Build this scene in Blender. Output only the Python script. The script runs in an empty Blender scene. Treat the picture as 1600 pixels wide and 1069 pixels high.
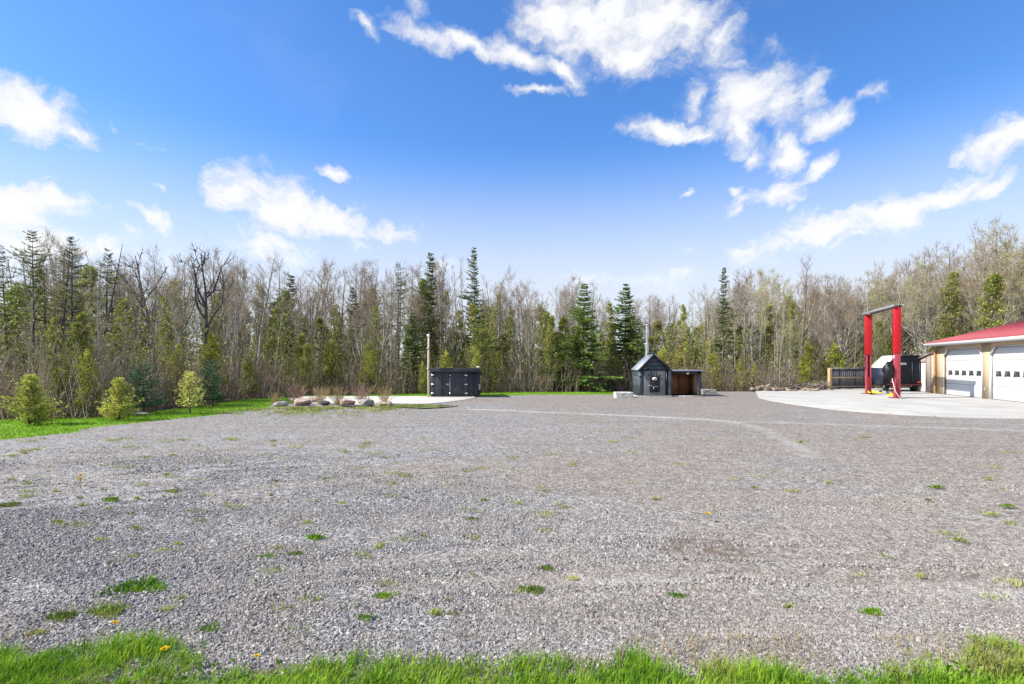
import bpy, math, random
import numpy as np
from math import radians as rad
from mathutils import Vector, Matrix

# ------------------------------------------------------------------ camera, sky, sun
S = bpy.context.scene
col = S.collection
F = 800.0; HZ = 571.0; CH = 1.5          # focal length in photo pixels, horizon row, eye height
cam_d = bpy.data.cameras.new("camera"); cam = bpy.data.objects.new("camera", cam_d); col.objects.link(cam)
cam.location = (0, 0, CH); cam.rotation_euler = (rad(90), 0, 0)
cam_d.sensor_width = 36; cam_d.lens = 36*F/1600; cam_d.shift_y = (HZ-534.5)/1600
cam_d.clip_start = 0.05; cam_d.clip_end = 3000
S.camera = cam
S.view_settings.view_transform = 'Standard'; S.view_settings.look = 'None'
S.view_settings.exposure = 0.85; S.view_settings.gamma = 1.0

SUN_EL = rad(42); SUN_AZ = math.atan2(-0.985, -0.17)     # azimuth from +Y towards +X
sd = Vector((math.sin(SUN_AZ)*math.cos(SUN_EL), math.cos(SUN_AZ)*math.cos(SUN_EL), math.sin(SUN_EL)))
sun_d = bpy.data.lights.new("sun", 'SUN'); sun_d.energy = 4.8; sun_d.angle = rad(0.5); sun_d.color = (1, 0.95, 0.84)
sun = bpy.data.objects.new("sun", sun_d); col.objects.link(sun)
sun.rotation_euler = sd.to_track_quat('Z', 'Y').to_euler()

W = bpy.data.worlds.new("World"); S.world = W; W.use_nodes = True
SKY_ROT = SUN_AZ
SKY_STR = 0.145

class NT:
    def __init__(s, tree): s.t = tree
    def n(s, typ, **kw):
        nd = s.t.nodes.new(typ)
        for k, v in kw.items():
            if k.startswith('i_'):
                key = k[2:]
                key = int(key) if key.isdigit() else key.replace('_', ' ')
                nd.inputs[key].default_value = v
            else: setattr(nd, k, v)
        return nd
    def l(s, a, b): s.t.links.new(a, b)
    def math(s, op, a, b=None, c=None, clamp=False):
        nd = s.t.nodes.new('ShaderNodeMath'); nd.operation = op; nd.use_clamp = clamp
        for i, v in enumerate((a, b, c)):
            if v is None: continue
            if isinstance(v, (int, float)): nd.inputs[i].default_value = v
            else: s.l(v, nd.inputs[i])
        return nd.outputs[0]
    def mix(s, fac, a, b, blend='MIX'):
        nd = s.t.nodes.new('ShaderNodeMix'); nd.data_type = 'RGBA'; nd.blend_type = blend
        for i, v in ((0, fac), (6, a), (7, b)):
            if isinstance(v, (int, float)): nd.inputs[i].default_value = v
            elif isinstance(v, tuple): nd.inputs[i].default_value = v if len(v) == 4 else v+(1,)
            else: s.l(v, nd.inputs[i])
        return nd.outputs[2]
    def ramp(s, fac, stops, interp='LINEAR'):
        nd = s.t.nodes.new('ShaderNodeValToRGB'); cr = nd.color_ramp; cr.interpolation = interp
        while len(cr.elements) < len(stops): cr.elements.new(0.5)
        for e, (p, c) in zip(cr.elements, stops):
            e.position = p; e.color = c if len(c) == 4 else tuple(c)+(1,)
        s.l(fac, nd.inputs[0]); return nd.outputs[0]
    def rng(s, v, a, b, c=0.0, d=1.0, smooth=False):
        nd = s.t.nodes.new('ShaderNodeMapRange')
        if smooth: nd.interpolation_type = 'SMOOTHSTEP'
        s.l(v, nd.inputs[0])
        for i, x in enumerate((a, b, c, d)): nd.inputs[i+1].default_value = x
        return nd.outputs[0]

# clouds: (photo x, y, half width, half height, tilt degrees clockwise, strength)
CLOUDS = [
 (55,180,85,36,12,1.0),(112,208,40,16,8,.9),(20,325,90,38,8,1.0),(110,318,80,30,6,.9),(50,385,140,46,0,1.0),(170,385,90,40,0,.8),
 (245,290,20,9,15,.6),(228,340,48,20,20,.75),(270,330,26,10,20,.45),(183,192,14,6,10,.45),(254,233,28,8,30,.45),
 (365,312,68,30,18,1.0),(440,330,85,46,14,1.0),(520,355,90,34,14,1.0),(610,358,60,22,0,.8),(640,350,26,12,0,.7),
 (524,280,24,11,15,.9),(410,385,85,34,5,.85),(310,405,150,40,0,.65),(560,395,110,24,0,.4),(700,410,90,20,0,.55),
 (570,38,20,15,20,.85),(665,55,56,15,10,.85),(740,70,60,18,12,1.0),(810,85,60,17,15,1.0),(880,110,32,16,28,1.0),(845,146,34,9,2,.8),
 (650,18,22,18,60,.4),(860,30,55,40,15,1.0),(930,45,80,60,10,1.0),(1020,30,90,50,0,1.0),(990,85,70,28,0,.95),(1070,40,50,60,-10,.8),
 (1125,60,30,36,30,.7),(1150,95,20,22,0,.45),(1165,150,60,46,-20,1.0),(1225,160,50,40,0,.85),(1270,152,16,30,10,.75),(1200,120,60,22,0,.5),
 (1090,155,26,24,-30,.7),(1040,203,62,16,12,.95),(1085,215,26,10,4,.8),(1155,205,28,46,10,.95),(1170,245,28,22,0,.85),(1232,243,28,26,-15,1.0),
 (1300,188,30,22,-20,.95),(1355,150,22,14,0,.45),(1278,265,34,15,-28,.9),(1225,300,46,22,0,.75),(1150,325,34,16,-15,.8),(1150,300,16,10,0,.6),
 (1075,308,10,9,0,.6),(1555,228,70,28,-18,1.0),(1600,215,60,22,-10,1.0),(1495,252,26,14,-15,.7),
 (1540,292,55,20,-14,.95),(1470,305,80,26,-14,1.0),(1390,335,120,32,-14,1.0),(1290,360,130,34,-10,1.0),(1220,388,100,34,-8,.85),(1330,372,120,20,-12,.8),
 (1080,395,70,14,0,.45),(1000,440,150,22,0,.7),(1220,410,90,20,-8,.45),(1130,430,130,24,0,.5),(100,425,220,36,0,.6)]
def build_world():
    t = W.node_tree; t.nodes.clear(); N = NT(t)
    out = N.n('ShaderNodeOutputWorld'); bg = N.n('ShaderNodeBackground'); bg.inputs[1].default_value = SKY_STR
    N.l(bg.outputs[0], out.inputs[0])
    sky = N.n('ShaderNodeTexSky', sky_type='NISHITA', sun_disc=False, sun_elevation=SUN_EL, sun_rotation=SKY_ROT,
              altitude=200, air_density=1.0, dust_density=0.4, ozone_density=2.0)
    tc = N.n('ShaderNodeTexCoord'); sep = N.n('ShaderNodeSeparateXYZ'); N.l(tc.outputs['Generated'], sep.inputs[0])
    x, y, z = sep.outputs
    az = N.math('ARCTAN2', x, y); el = N.math('ARCSINE', z)
    cb = N.n('ShaderNodeCombineXYZ'); N.l(az, cb.inputs[0]); N.l(el, cb.inputs[1])
    # ragged, wispy edges: noise warps the panorama coordinates before the cloud bodies are laid out
    n1 = N.n('ShaderNodeTexNoise', noise_dimensions='3D'); n1.inputs['Scale'].default_value = 13; n1.inputs['Detail'].default_value = 8; n1.inputs['Roughness'].default_value = .6
    N.l(tc.outputs['Generated'], n1.inputs['Vector'])
    sub = N.n('ShaderNodeVectorMath', operation='SUBTRACT'); N.l(n1.outputs['Color'], sub.inputs[0]); sub.inputs[1].default_value = (.5, .5, .5)
    sc = N.n('ShaderNodeVectorMath', operation='SCALE'); N.l(sub.outputs[0], sc.inputs[0]); sc.inputs['Scale'].default_value = .085
    ad = N.n('ShaderNodeVectorMath', operation='ADD'); N.l(cb.outputs[0], ad.inputs[0]); N.l(sc.outputs[0], ad.inputs[1])
    flat = N.n('ShaderNodeVectorMath', operation='MULTIPLY'); N.l(ad.outputs[0], flat.inputs[0]); flat.inputs[1].default_value = (1, 1, 0)
    acc = None
    for (px, py, rx, ry, ang, st) in CLOUDS:
        a0 = math.atan((px-800)/F); e0 = math.atan((HZ-py)/F*math.cos(a0))
        kx = math.cos(a0)**2/F; ky = math.cos(a0)*math.cos(e0)**2/F
        mp = N.n('ShaderNodeMapping', vector_type='TEXTURE')
        mp.inputs['Location'].default_value = (a0, e0, 0); mp.inputs['Rotation'].default_value = (0, 0, -rad(ang))
        mp.inputs['Scale'].default_value = (rx*kx*1.75, ry*ky*1.8, 1)
        N.l(flat.outputs[0], mp.inputs[0])
        g = N.n('ShaderNodeTexGradient', gradient_type='SPHERICAL'); N.l(mp.outputs[0], g.inputs[0])
        v = N.math('MULTIPLY', g.outputs['Fac'], st)
        acc = v if acc is None else N.math('MAXIMUM', acc, v)
    n2 = N.n('ShaderNodeTexNoise'); n2.inputs['Scale'].default_value = 11; n2.inputs['Detail'].default_value = 12; n2.inputs['Roughness'].default_value = .66
    stv = N.n('ShaderNodeVectorMath', operation='MULTIPLY'); N.l(ad.outputs[0], stv.inputs[0]); stv.inputs[1].default_value = (1, 1.7, 1)
    N.l(stv.outputs[0], n2.inputs['Vector'])
    nz = N.math('SUBTRACT', n2.outputs['Fac'], .5)
    raw = N.math('ADD', acc, N.math('MULTIPLY', nz, 1.7))
    gate = N.rng(acc, 0.02, .16)
    al = N.math('MULTIPLY', N.rng(raw, .08, .85, smooth=True), gate)
    # thin general cirrus haze
    n3 = N.n('ShaderNodeTexNoise'); n3.inputs['Scale'].default_value = 3; n3.inputs['Detail'].default_value = 8
    N.l(stv.outputs[0], n3.inputs['Vector'])
    cir = N.math('MULTIPLY', N.rng(n3.outputs['Fac'], .5, .85, smooth=True), .12)
    al = N.math('MAXIMUM', al, cir)
    # unseen clouds added overhead and behind the viewer to whiten the ambient light
    n4 = N.n('ShaderNodeTexNoise'); n4.inputs['Scale'].default_value = 3.2; n4.inputs['Detail'].default_value = 8; N.l(tc.outputs['Generated'], n4.inputs['Vector'])
    rest = N.math('MAXIMUM', N.rng(el, .80, .95, smooth=True), N.rng(y, -.05, -.3, smooth=True))
    al = N.math('MAXIMUM', al, N.math('MULTIPLY', rest, N.rng(n4.outputs['Fac'], .44, .58, smooth=True)))
    hor = N.rng(el, .42, .10, 0, .86, smooth=True)
    al = N.math('MAXIMUM', al, hor)
    al = N.math('MULTIPLY', al, .97)
    shade = N.rng(raw, .35, 1.0, .84, 1.02)
    skc = N.n('ShaderNodeHueSaturation'); skc.inputs['Saturation'].default_value = 1.12; skc.inputs['Value'].default_value = 1.0; N.l(sky.outputs[0], skc.inputs['Color'])
    tint = N.mix(1.0, skc.outputs[0], SKY_TINT, 'MULTIPLY')
    cl = N.n('ShaderNodeVectorMath', operation='SCALE'); cl.inputs[0].default_value = CLOUD_COL; N.l(shade, cl.inputs['Scale'])
    c = N.mix(al, tint, cl.outputs[0])
    N.l(c, bg.inputs[0])
SKY_TINT = (0.50, 0.71, 0.94)
CLOUD_COL = (3.95, 3.98, 4.08)
build_world()

def P(px, py):                       # ground point under a photo pixel
    Z = CH*F/(py-HZ); return ((px-800)/F*Z, Z)
def XZ(px, py, Y): return ((px-800)/F*Y, CH-(py-HZ)/F*Y)

# ------------------------------------------------------------------ materials
def newmat(name):
    m = bpy.data.materials.new(name); m.use_nodes = True; m.node_tree.nodes.clear()
    N = NT(m.node_tree); out = N.n('ShaderNodeOutputMaterial'); b = N.n('ShaderNodeBsdfPrincipled')
    N.l(b.outputs[0], out.inputs[0]); b.inputs['Roughness'].default_value = .8; b.inputs['Specular IOR Level'].default_value = .3
    return m, N, b, out
def coords(N, scale=(1, 1, 1), kind='Object'):
    tc = N.n('ShaderNodeTexCoord'); mp = N.n('ShaderNodeMapping'); mp.inputs['Scale'].default_value = scale
    N.l(tc.outputs[kind], mp.inputs[0]); return mp.outputs[0]
def noise(N, vec, scale, detail=4, rough=.55):
    n = N.n('ShaderNodeTexNoise'); n.inputs['Scale'].default_value = scale; n.inputs['Detail'].default_value = detail; n.inputs['Roughness'].default_value = rough
    N.l(vec, n.inputs['Vector']); return n.outputs['Fac']
def bump(N, h, b, strength=.5, dist=.01):
    bp = N.n('ShaderNodeBump'); bp.inputs['Strength'].default_value = strength; bp.inputs['Distance'].default_value = dist
    N.l(h, bp.inputs['Height']); N.l(bp.outputs[0], b.inputs['Normal'])
def simple(name, c1, c2, scale=6, rough=.7, metallic=0, stretch=(1, 1, 1), bmp=.2, bd=.004, spec=.3):
    m, N, b, o = newmat(name); v = coords(N, stretch)
    n = noise(N, v, scale, 6, .6)
    c = N.ramp(n, [(.3, c1), (.7, c2)]); N.l(c, b.inputs['Base Color'])
    b.inputs['Roughness'].default_value = rough; b.inputs['Metallic'].default_value = metallic; b.inputs['Specular IOR Level'].default_value = spec
    if bmp: bump(N, noise(N, v, scale*4, 4), b, bmp, bd)
    return m
def foliage(name, dark, mid, light, spots=None, trans=.3):
    if name not in ('grass', 'dry_grass', 'weed_leaves'): dark, mid, light = (tuple(c*1.9 for c in q) for q in (dark, mid, light))
    m, N, b, o = newmat(name); v = coords(N)
    oi = N.n('ShaderNodeObjectInfo')
    n = noise(N, v, 1.6, 3); n2 = noise(N, v, 14, 2)
    f = N.math('ADD', N.math('MULTIPLY', n, .5), N.math('MULTIPLY', n2, .5))
    f = N.math('ADD', f, N.math('MULTIPLY', N.math('SUBTRACT', oi.outputs['Random'], .5), .16))
    c = N.ramp(f, [(.34, dark), (.5, mid), (.66, light)])
    if spots: c = N.mix(N.rng(noise(N, v, 2.2, 4), .56, .66), c, spots)
    N.l(c, b.inputs['Base Color']); b.inputs['Roughness'].default_value = .75; b.inputs['Specular IOR Level'].default_value = .25
    if trans:
        tr = N.n('ShaderNodeBsdfTranslucent'); N.l(c, tr.inputs[0]); mx = N.n('ShaderNodeMixShader'); mx.inputs[0].default_value = trans
        N.l(b.outputs[0], mx.inputs[1]); N.l(tr.outputs[0], mx.inputs[2]); N.l(mx.outputs[0], o.inputs[0])
    return m

M = {}
M['bark'] = simple('bark', (.10, .085, .07), (.28, .24, .20), 5, .9, stretch=(4, 4, .7), bmp=.6, bd=.02)
M['bark_grey'] = simple('bark_grey', (.17, .16, .145), (.42, .39, .34), 5, .9, stretch=(3, 3, 1), bmp=.5, bd=.02)
M['bark_dark'] = simple('bark_dark', (.04, .037, .034), (.14, .125, .112), 4, .9, stretch=(3, 3, .8), bmp=.6, bd=.02)
M['birch'] = simple('birch_bark', (.16, .15, .13), (.62, .60, .54), 5, .7, stretch=(1, 1, 5), bmp=.2)
M['twig'] = simple('twig', (.20, .155, .12), (.42, .34, .27), 3, .9, bmp=0)
M['twig_pale'] = simple('twig_pale', (.28, .24, .20), (.52, .46, .39), 3, .9, bmp=0)
M['twig_red'] = simple('twig_red', (.26, .16, .11), (.46, .33, .24), 3, .9, bmp=0)
M['spruce'] = foliage('spruce_needles', (.03, .052, .012), (.085, .13, .024), (.16, .22, .05))
M['spruce_dark'] = foliage('dark_needles', (.03, .042, .014), (.075, .095, .032), (.13, .15, .055), (.13, .105, .05))
M['cedar'] = foliage('cedar_sprays', (.065, .075, .018), (.165, .18, .042), (.29, .295, .085), (.22, .165, .08))
M['cedar_yellow'] = foliage('yellow_cedar_sprays', (.07, .08, .012), (.19, .20, .03), (.32, .31, .06))
M['pine_blue'] = foliage('blue_green_needles', (.014, .045, .022), (.038, .10, .045), (.08, .15, .065))
M['young'] = foliage('young_spruce_needles', (.16, .18, .035), (.34, .34, .07), (.48, .47, .15), (.33, .24, .11))
M['rust'] = foliage('rust_needles', (.10, .055, .03), (.19, .11, .06), (.27, .17, .095))
M['bud'] = foliage('buds', (.12, .11, .03), (.24, .23, .07), (.36, .34, .12))
M['bud_brown'] = foliage('brown_buds', (.11, .07, .045), (.20, .13, .085), (.30, .20, .13))
M['grass'] = foliage('grass', (.045, .13, .006), (.16, .32, .014), (.32, .47, .04), (.26, .30, .06), trans=.35)
M['grass_dry'] = foliage('dry_grass', (.22, .16, .07), (.36, .28, .13), (.48, .40, .20))
M['weed'] = foliage('weed_leaves', (.07, .12, .015), (.17, .25, .035), (.32, .38, .09), (.30, .26, .10))
M['leaf_litter'] = foliage('leaf_litter', (.09, .05, .03), (.19, .115, .065), (.32, .22, .14), trans=0)
M['weed_dull'] = foliage('dull_weed_leaves', (.06, .08, .018), (.14, .17, .035), (.24, .25, .07), (.24, .18, .08))
M['dandelion'] = simple('dandelion_petals', (.75, .48, .01), (.85, .65, .02), 30, .7, bmp=0)
M['stem'] = simple('stem', (.12, .20, .04), (.2, .28, .08), 8, .7, bmp=0)

def gravel_mat():
    m, N, b, o = newmat('gravel'); v = coords(N)
    at = lambda k: (lambda a: a.outputs['Fac'])(N.n('ShaderNodeAttribute', attribute_name=k))
    vo = N.n('ShaderNodeTexVoronoi'); vo.inputs['Scale'].default_value = 38; N.l(v, vo.inputs['Vector'])
    vo2 = N.n('ShaderNodeTexVoronoi'); vo2.inputs['Scale'].default_value = 95; N.l(v, vo2.inputs['Vector'])
    vo3 = N.n('ShaderNodeTexVoronoi'); vo3.inputs['Scale'].default_value = 14; N.l(v, vo3.inputs['Vector'])
    s1 = N.n('ShaderNodeSeparateColor'); N.l(vo.outputs['Color'], s1.inputs[0])
    s2 = N.n('ShaderNodeSeparateColor'); N.l(vo2.outputs['Color'], s2.inputs[0])
    s3 = N.n('ShaderNodeSeparateColor'); N.l(vo3.outputs['Color'], s3.inputs[0])
    r = N.math('ADD', N.math('ADD', N.math('MULTIPLY', s1.outputs[0], .45), N.math('MULTIPLY', s2.outputs[0], .35)), N.math('MULTIPLY', s3.outputs[0], .20))
    blue = N.ramp(r, [(.2, (.085, .082, .085)), (.45, (.19, .183, .187)), (.6, (.275, .266, .268)), (.8, (.45, .44, .44))])
    brn = N.ramp(r, [(.2, (.12, .103, .09)), (.45, (.20, .175, .156)), (.6, (.262, .233, .21)), (.8, (.38, .345, .315))])
    big = noise(N, coords(N, (.35, .9, 1)), 1.1, 6, .6)
    fb = N.rng(big, .38, .6, smooth=True)
    mixf = N.math('SUBTRACT', N.math('ADD', N.math('MULTIPLY', fb, .7), at('brown')), N.math('MULTIPLY', at('coarse'), .8), clamp=True)
    c = N.mix(mixf, blue, brn)
    # wheel streaks: slightly darker / lighter bands, dirt not shade
    st = noise(N, coords(N, (.10, 1.6, 1)), 1.6, 5, .65)
    c = N.mix(N.math('MULTIPLY', N.rng(st, .52, .68, smooth=True), .30), c, (.15, .137, .128))
    c = N.mix(N.math('MULTIPLY', N.rng(st, .46, .34, smooth=True), .15), c, (.36, .355, .355))
    fine = noise(N, v, 7, 8, .75)
    dustm = N.math('MULTIPLY', at('dust'), N.rng(fine, .3, .6), clamp=True)
    c = N.mix(N.math('MULTIPLY', dustm, .85), c, (.50, .475, .45))
    soilm = N.math('MULTIPLY', at('soil'), N.rng(fine, .35, .6), clamp=True)
    c = N.mix(N.math('MULTIPLY', soilm, .85), c, (.115, .078, .055))
    wm = N.math('MULTIPLY', at('weedy'), N.rng(noise(N, v, 2.4, 8, .8), .5, .62), clamp=True)
    c = N.mix(N.math('MULTIPLY', wm, .75), c, N.mix(N.rng(noise(N, v, 6, 5, .7), .45, .6), (.19, .125, .07), (.14, .16, .05)))
    N.l(c, b.inputs['Base Color']); b.inputs['Roughness'].default_value = .9; b.inputs['Specular IOR Level'].default_value = .2
    h = N.math('ADD', N.math('MULTIPLY', vo.outputs['Distance'], -1.0), N.math('MULTIPLY', s1.outputs[1], .8))
    h = N.math('ADD', h, N.math('MULTIPLY', vo2.outputs['Distance'], -.4))
    h = N.math('ADD', h, N.math('MULTIPLY', s3.outputs[1], 1.3))
    h = N.math('ADD', h, N.math('MULTIPLY', noise(N, v, 4, 4), 2.5))
    bump(N, h, b, .8, .011)
    return m
M['gravel'] = gravel_mat()
def stone_mat():
    m, N, b, o = newmat('loose_stone'); oi = N.n('ShaderNodeObjectInfo'); v = coords(N)
    wn = N.n('ShaderNodeTexWhiteNoise', noise_dimensions='1D'); N.l(oi.outputs['Random'], wn.inputs['W'])
    c = N.ramp(wn.outputs['Value'], [(0, (.09, .087, .09)), (.3, (.175, .169, .171)), (.55, (.265, .255, .257)), (.8, (.36, .35, .35)), (.92, (.26, .21, .175)), (1, (.50, .49, .48))])
    geo = N.n('ShaderNodeNewGeometry')
    patch = noise(N, geo.outputs['Position'], .8, 4)
    sx = N.n('ShaderNodeSeparateXYZ'); N.l(geo.outputs['Position'], sx.inputs[0])
    pf = N.math('ADD', N.math('MULTIPLY', N.rng(patch, .45, .6), .45), N.rng(sx.outputs[0], -.6, 3.0, 0, .45), clamp=True)
    c = N.mix(pf, c, N.mix(.6, c, (.30, .25, .21)))
    N.l(c, b.inputs['Base Color']); b.inputs['Roughness'].default_value = .85
    return m
M['stone'] = stone_mat()
def lawn_mat():
    m, N, b, o = newmat('lawn_turf'); v = coords(N)
    n = noise(N, v, 9, 8, .7); n2 = noise(N, v, .9, 4)
    f = N.math('ADD', N.math('MULTIPLY', n, .6), N.math('MULTIPLY', n2, .4))
    c = N.ramp(f, [(.35, (.06, .14, .008)), (.5, (.14, .29, .012)), (.62, (.23, .40, .025)), (.75, (.30, .40, .06))])
    N.l(c, b.inputs['Base Color']); b.inputs['Roughness'].default_value = .9; bump(N, noise(N, v, 40, 4), b, .8, .03); return m
M['lawn'] = lawn_mat()
M['turf_dark'] = simple('verge_soil', (.05, .075, .02), (.15, .13, .08), 12, .95, bmp=.8, bd=.02)
M['lawn_thin'] = simple('thin_turf', (.06, .11, .02), (.22, .18, .12), 5, .9, bmp=.6, bd=.02)
def floor_mat():
    m, N, b, o = newmat('forest_floor'); v = coords(N)
    f = noise(N, v, 5, 9, .75); c = N.ramp(f, [(.35, (.05, .035, .022)), (.5, (.14, .095, .06)), (.62, (.22, .16, .10)), (.72, (.09, .10, .03))])
    N.l(c, b.inputs['Base Color']); b.inputs['Roughness'].default_value = .95; bump(N, f, b, .8, .06); return m
M['floor'] = floor_mat()
def concrete_mat(name, lo, hi):
    m, N, b, o = newmat(name); v = coords(N)
    f = N.math('ADD', N.math('MULTIPLY', noise(N, v, .7, 7, .65), .6), N.math('MULTIPLY', noise(N, v, 30, 4), .4))
    c = N.ramp(f, [(.38, lo), (.6, hi)])
    st = noise(N, coords(N, (.25, 1.4, 1)), 1.3, 7, .7)
    c = N.mix(N.math('MULTIPLY', N.rng(st, .53, .68), .4), c, (.30, .26, .22))
    c = N.mix(N.math('MULTIPLY', N.rng(noise(N, v, 1.9, 6, .75), .6, .7), .5), c, (.20, .18, .16))
    mp = N.n('ShaderNodeMapping'); mp.inputs['Rotation'].default_value = (0, 0, .3); tcn = N.n('ShaderNodeTexCoord'); N.l(tcn.outputs['Object'], mp.inputs[0])
    sj = N.n('ShaderNodeSeparateXYZ'); N.l(mp.outputs[0], sj.inputs[0])
    for ax in (0, 1):                                           # saw-cut joints
        fr = N.math('FRACT', N.math('DIVIDE', sj.outputs[ax], 3.6)); c = N.mix(N.math('MULTIPLY', N.math('LESS_THAN', fr, .009), .55), c, (.12, .11, .10))
    N.l(c, b.inputs['Base Color']); b.inputs['Roughness'].default_value = .85; bump(N, noise(N, v, 60, 3), b, .2, .003); return m
M['concrete'] = concrete_mat('concrete', (.30, .292, .278), (.41, .402, .388))
M['concrete_warm'] = concrete_mat('warm_concrete', (.46, .43, .39), (.58, .555, .51))

def paint(name, c, rough=.45, dirt=.25, dc=None, scale=3, spec=.4, metallic=0):
    m, N, b, o = newmat(name); v = coords(N)
    dc = dc or tuple(x*.6+.05 for x in c)
    f = noise(N, v, scale, 8, .7)
    k = N.mix(N.math('MULTIPLY', N.rng(f, .5, .72), dirt), c, dc); N.l(k, b.inputs['Base Color'])
    N.l(N.rng(f, .3, .8, rough, min(1, rough+.25)), b.inputs['Roughness']); b.inputs['Specular IOR Level'].default_value = spec; b.inputs['Metallic'].default_value = metallic
    bump(N, noise(N, v, scale*9, 3), b, .12, .003)
    return m
def boards(name, lo, hi, axis=0, pitch=.2, dirt=(.1, .1, .1), df=.3, groove=.8, rough=.75):
    """planks across local axis; each plank its own tone, with grooves and grain"""
    m, N, b, o = newmat(name); tc = N.n('ShaderNodeTexCoord'); sp = N.n('ShaderNodeSeparateXYZ'); N.l(tc.outputs['Object'], sp.inputs[0])
    u = N.math('DIVIDE', sp.outputs[axis], pitch); cell = N.math('FLOOR', u); fr = N.math('FRACT', u)
    wn = N.n('ShaderNodeTexWhiteNoise', noise_dimensions='1D'); N.l(cell, wn.inputs['W'])
    s = [30, 30, 30]; s[2 if axis != 2 else 0] = 2.0
    g = noise(N, coords(N, tuple(s)), 1, 5, .6)
    f = N.math('ADD', N.math('MULTIPLY', wn.outputs['Value'], .55), N.math('MULTIPLY', g, .45))
    c = N.ramp(f, [(.2, lo), (.75, hi)])
    edge = N.math('MINIMUM', fr, N.math('SUBTRACT', 1, fr))
    gr = N.rng(edge, 0, .05)
    c = N.mix(N.math('MULTIPLY', N.rng(noise(N, coords(N), 2.2, 7, .7), .48, .68), df), c, dirt)
    N.l(c, b.inputs['Base Color']); b.inputs['Roughness'].default_value = rough
    bump(N, N.math('ADD', N.math('MULTIPLY', gr, groove), N.math('MULTIPLY', g, .15)), b, .9, .012)
    return m
M['tan'] = boards('tan_siding', (.46, .355, .235), (.49, .38, .255), 1, .2, (.40, .30, .20), .15, .35)
M['white_trim'] = paint('white_trim', (.66, .66, .65), .45, .12, (.6, .58, .52))
M['white_door'] = paint('white_door_panel', (.58, .58, .585), .4, .10, (.66, .65, .6))
M['roof_red'] = paint('red_metal_roof', (.30, .048, .066), .5, .4, (.38, .13, .15), spec=.5)
M['glass_dark'] = paint('dark_window_glass', (.03, .032, .04), .12, .2, (.16, .13, .09), spec=.6)
M['weathered'] = boards('weathered_boards', (.22, .17, .14), (.46, .38, .32), 1, .16, (.15, .12, .11), .5)
M['weathered_fence'] = boards('dark_fence_boards', (.035, .038, .045), (.13, .13, .14), 0, .15, (.2, .18, .16), .3)
M['cedar_post'] = simple('timber_post', (.40, .26, .13), (.58, .40, .22), 4, .8, stretch=(6, 6, 1))
M['pale_post'] = simple('pale_timber', (.42, .36, .26), (.62, .55, .42), 4, .8, stretch=(6, 6, 1))
M['orange_post'] = simple('orange_timber', (.38, .18, .06), (.52, .27, .10), 4, .8, stretch=(6, 6, 1))
M['shed_black'] = boards('black_shed_boards', (.030, .032, .042), (.052, .055, .070), 0, .12, (.09, .09, .10), .3, .4)
M['shed_trim'] = paint('black_trim', (.030, .032, .042), .6, .4, (.09, .09, .10))
M['roof_grey'] = paint('dark_shingle', (.07, .075, .09), .8, .6, (.16, .16, .18), scale=14)
M['hut_siding'] = boards('black_hut_siding', (.028, .04, .055), (.075, .095, .115), 2, .23, (.14, .16, .18), .35, 1.0)
M['hut_panel'] = boards('black_hut_panel', (.04, .055, .07), (.10, .12, .14), 0, .30, (.16, .18, .20), .5, .6)
M['hut_roof'] = paint('galvanised_roof', (.24, .28, .36), .35, .4, (.5, .54, .6), spec=.6)
M['steel_grey'] = paint('grey_steel_panel', (.14, .155, .165), .55, .6, (.25, .27, .28), scale=6)
M['soot'] = paint('soot_black', (.012, .013, .016), .6, .5, (.05, .05, .055), scale=9)
M['rusty_boards'] = boards('rust_brown_boards', (.34, .15, .07), (.62, .32, .17), 0, .19, (.20, .09, .045), .5)
M['sunlit_boards'] = boards('sunlit_brown_boards', (.42, .26, .15), (.60, .40, .25), 1, .19, (.25, .12, .07), .4)  # lighter brown for the sunlit inner wall, sunlight put into the board colour
M['galv'] = simple('galvanised_steel', (.42, .44, .47), (.62, .64, .67), 5, .35, .7, bmp=.05)
M['red'] = paint('bright_red_paint', (.44, .006, .012), .4, .6, (.26, .012, .016), scale=5, spec=.4)
M['red_faded'] = paint('faded_red_paint', (.36, .045, .065), .55, .8, (.36, .13, .14), scale=7)
M['red_dark'] = paint('dark_red_paint', (.22, .008, .012), .5, .4, (.10, .02, .02))
M['steel'] = simple('weathered_steel', (.20, .20, .20), (.42, .42, .41), 5, .5, .3)
M['yellow'] = paint('yellow_paint', (.80, .58, .02), .45, .4, (.4, .28, .05), scale=10)
M['black_plastic'] = paint('black_plastic_wrap', (.006, .006, .009), .35, .4, (.04, .04, .048), scale=8, spec=.4)
M['black_paint'] = paint('black_paint', (.004, .005, .010), .45, .4, (.02, .023, .03), spec=.25)
M['navy'] = paint('dark_blue_paint', (.012, .02, .042), .4, .5, (.04, .05, .07), spec=.5)
M['tyre'] = simple('tyre_rubber', (.012, .012, .012), (.04, .04, .04), 20, .85)
M['chrome'] = simple('bright_metal', (.55, .56, .58), (.75, .76, .78), 5, .25, .9, bmp=0)
M['bumper_red'] = paint('dull_red_bumper', (.10, .012, .015), .5, .3)
M['lens_red'] = paint('red_lens', (.35, .01, .01), .2, .1)
M['hose'] = paint('pale_hose', (.72, .62, .62), .5, .2)
M['lime_paint'] = paint('off_white', (.72, .70, .64), .5, .2)
M['granite_pink'] = simple('pink_granite', (.26, .19, .14), (.50, .40, .33), 9, .8, bmp=.8, bd=.03)
M['granite_red'] = simple('red_granite', (.17, .10, .07), (.36, .24, .18), 7, .8, bmp=.8, bd=.03)
M['granite_grey'] = simple('grey_granite', (.17, .165, .155), (.42, .405, .38), 9, .8, bmp=.8, bd=.03)
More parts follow.
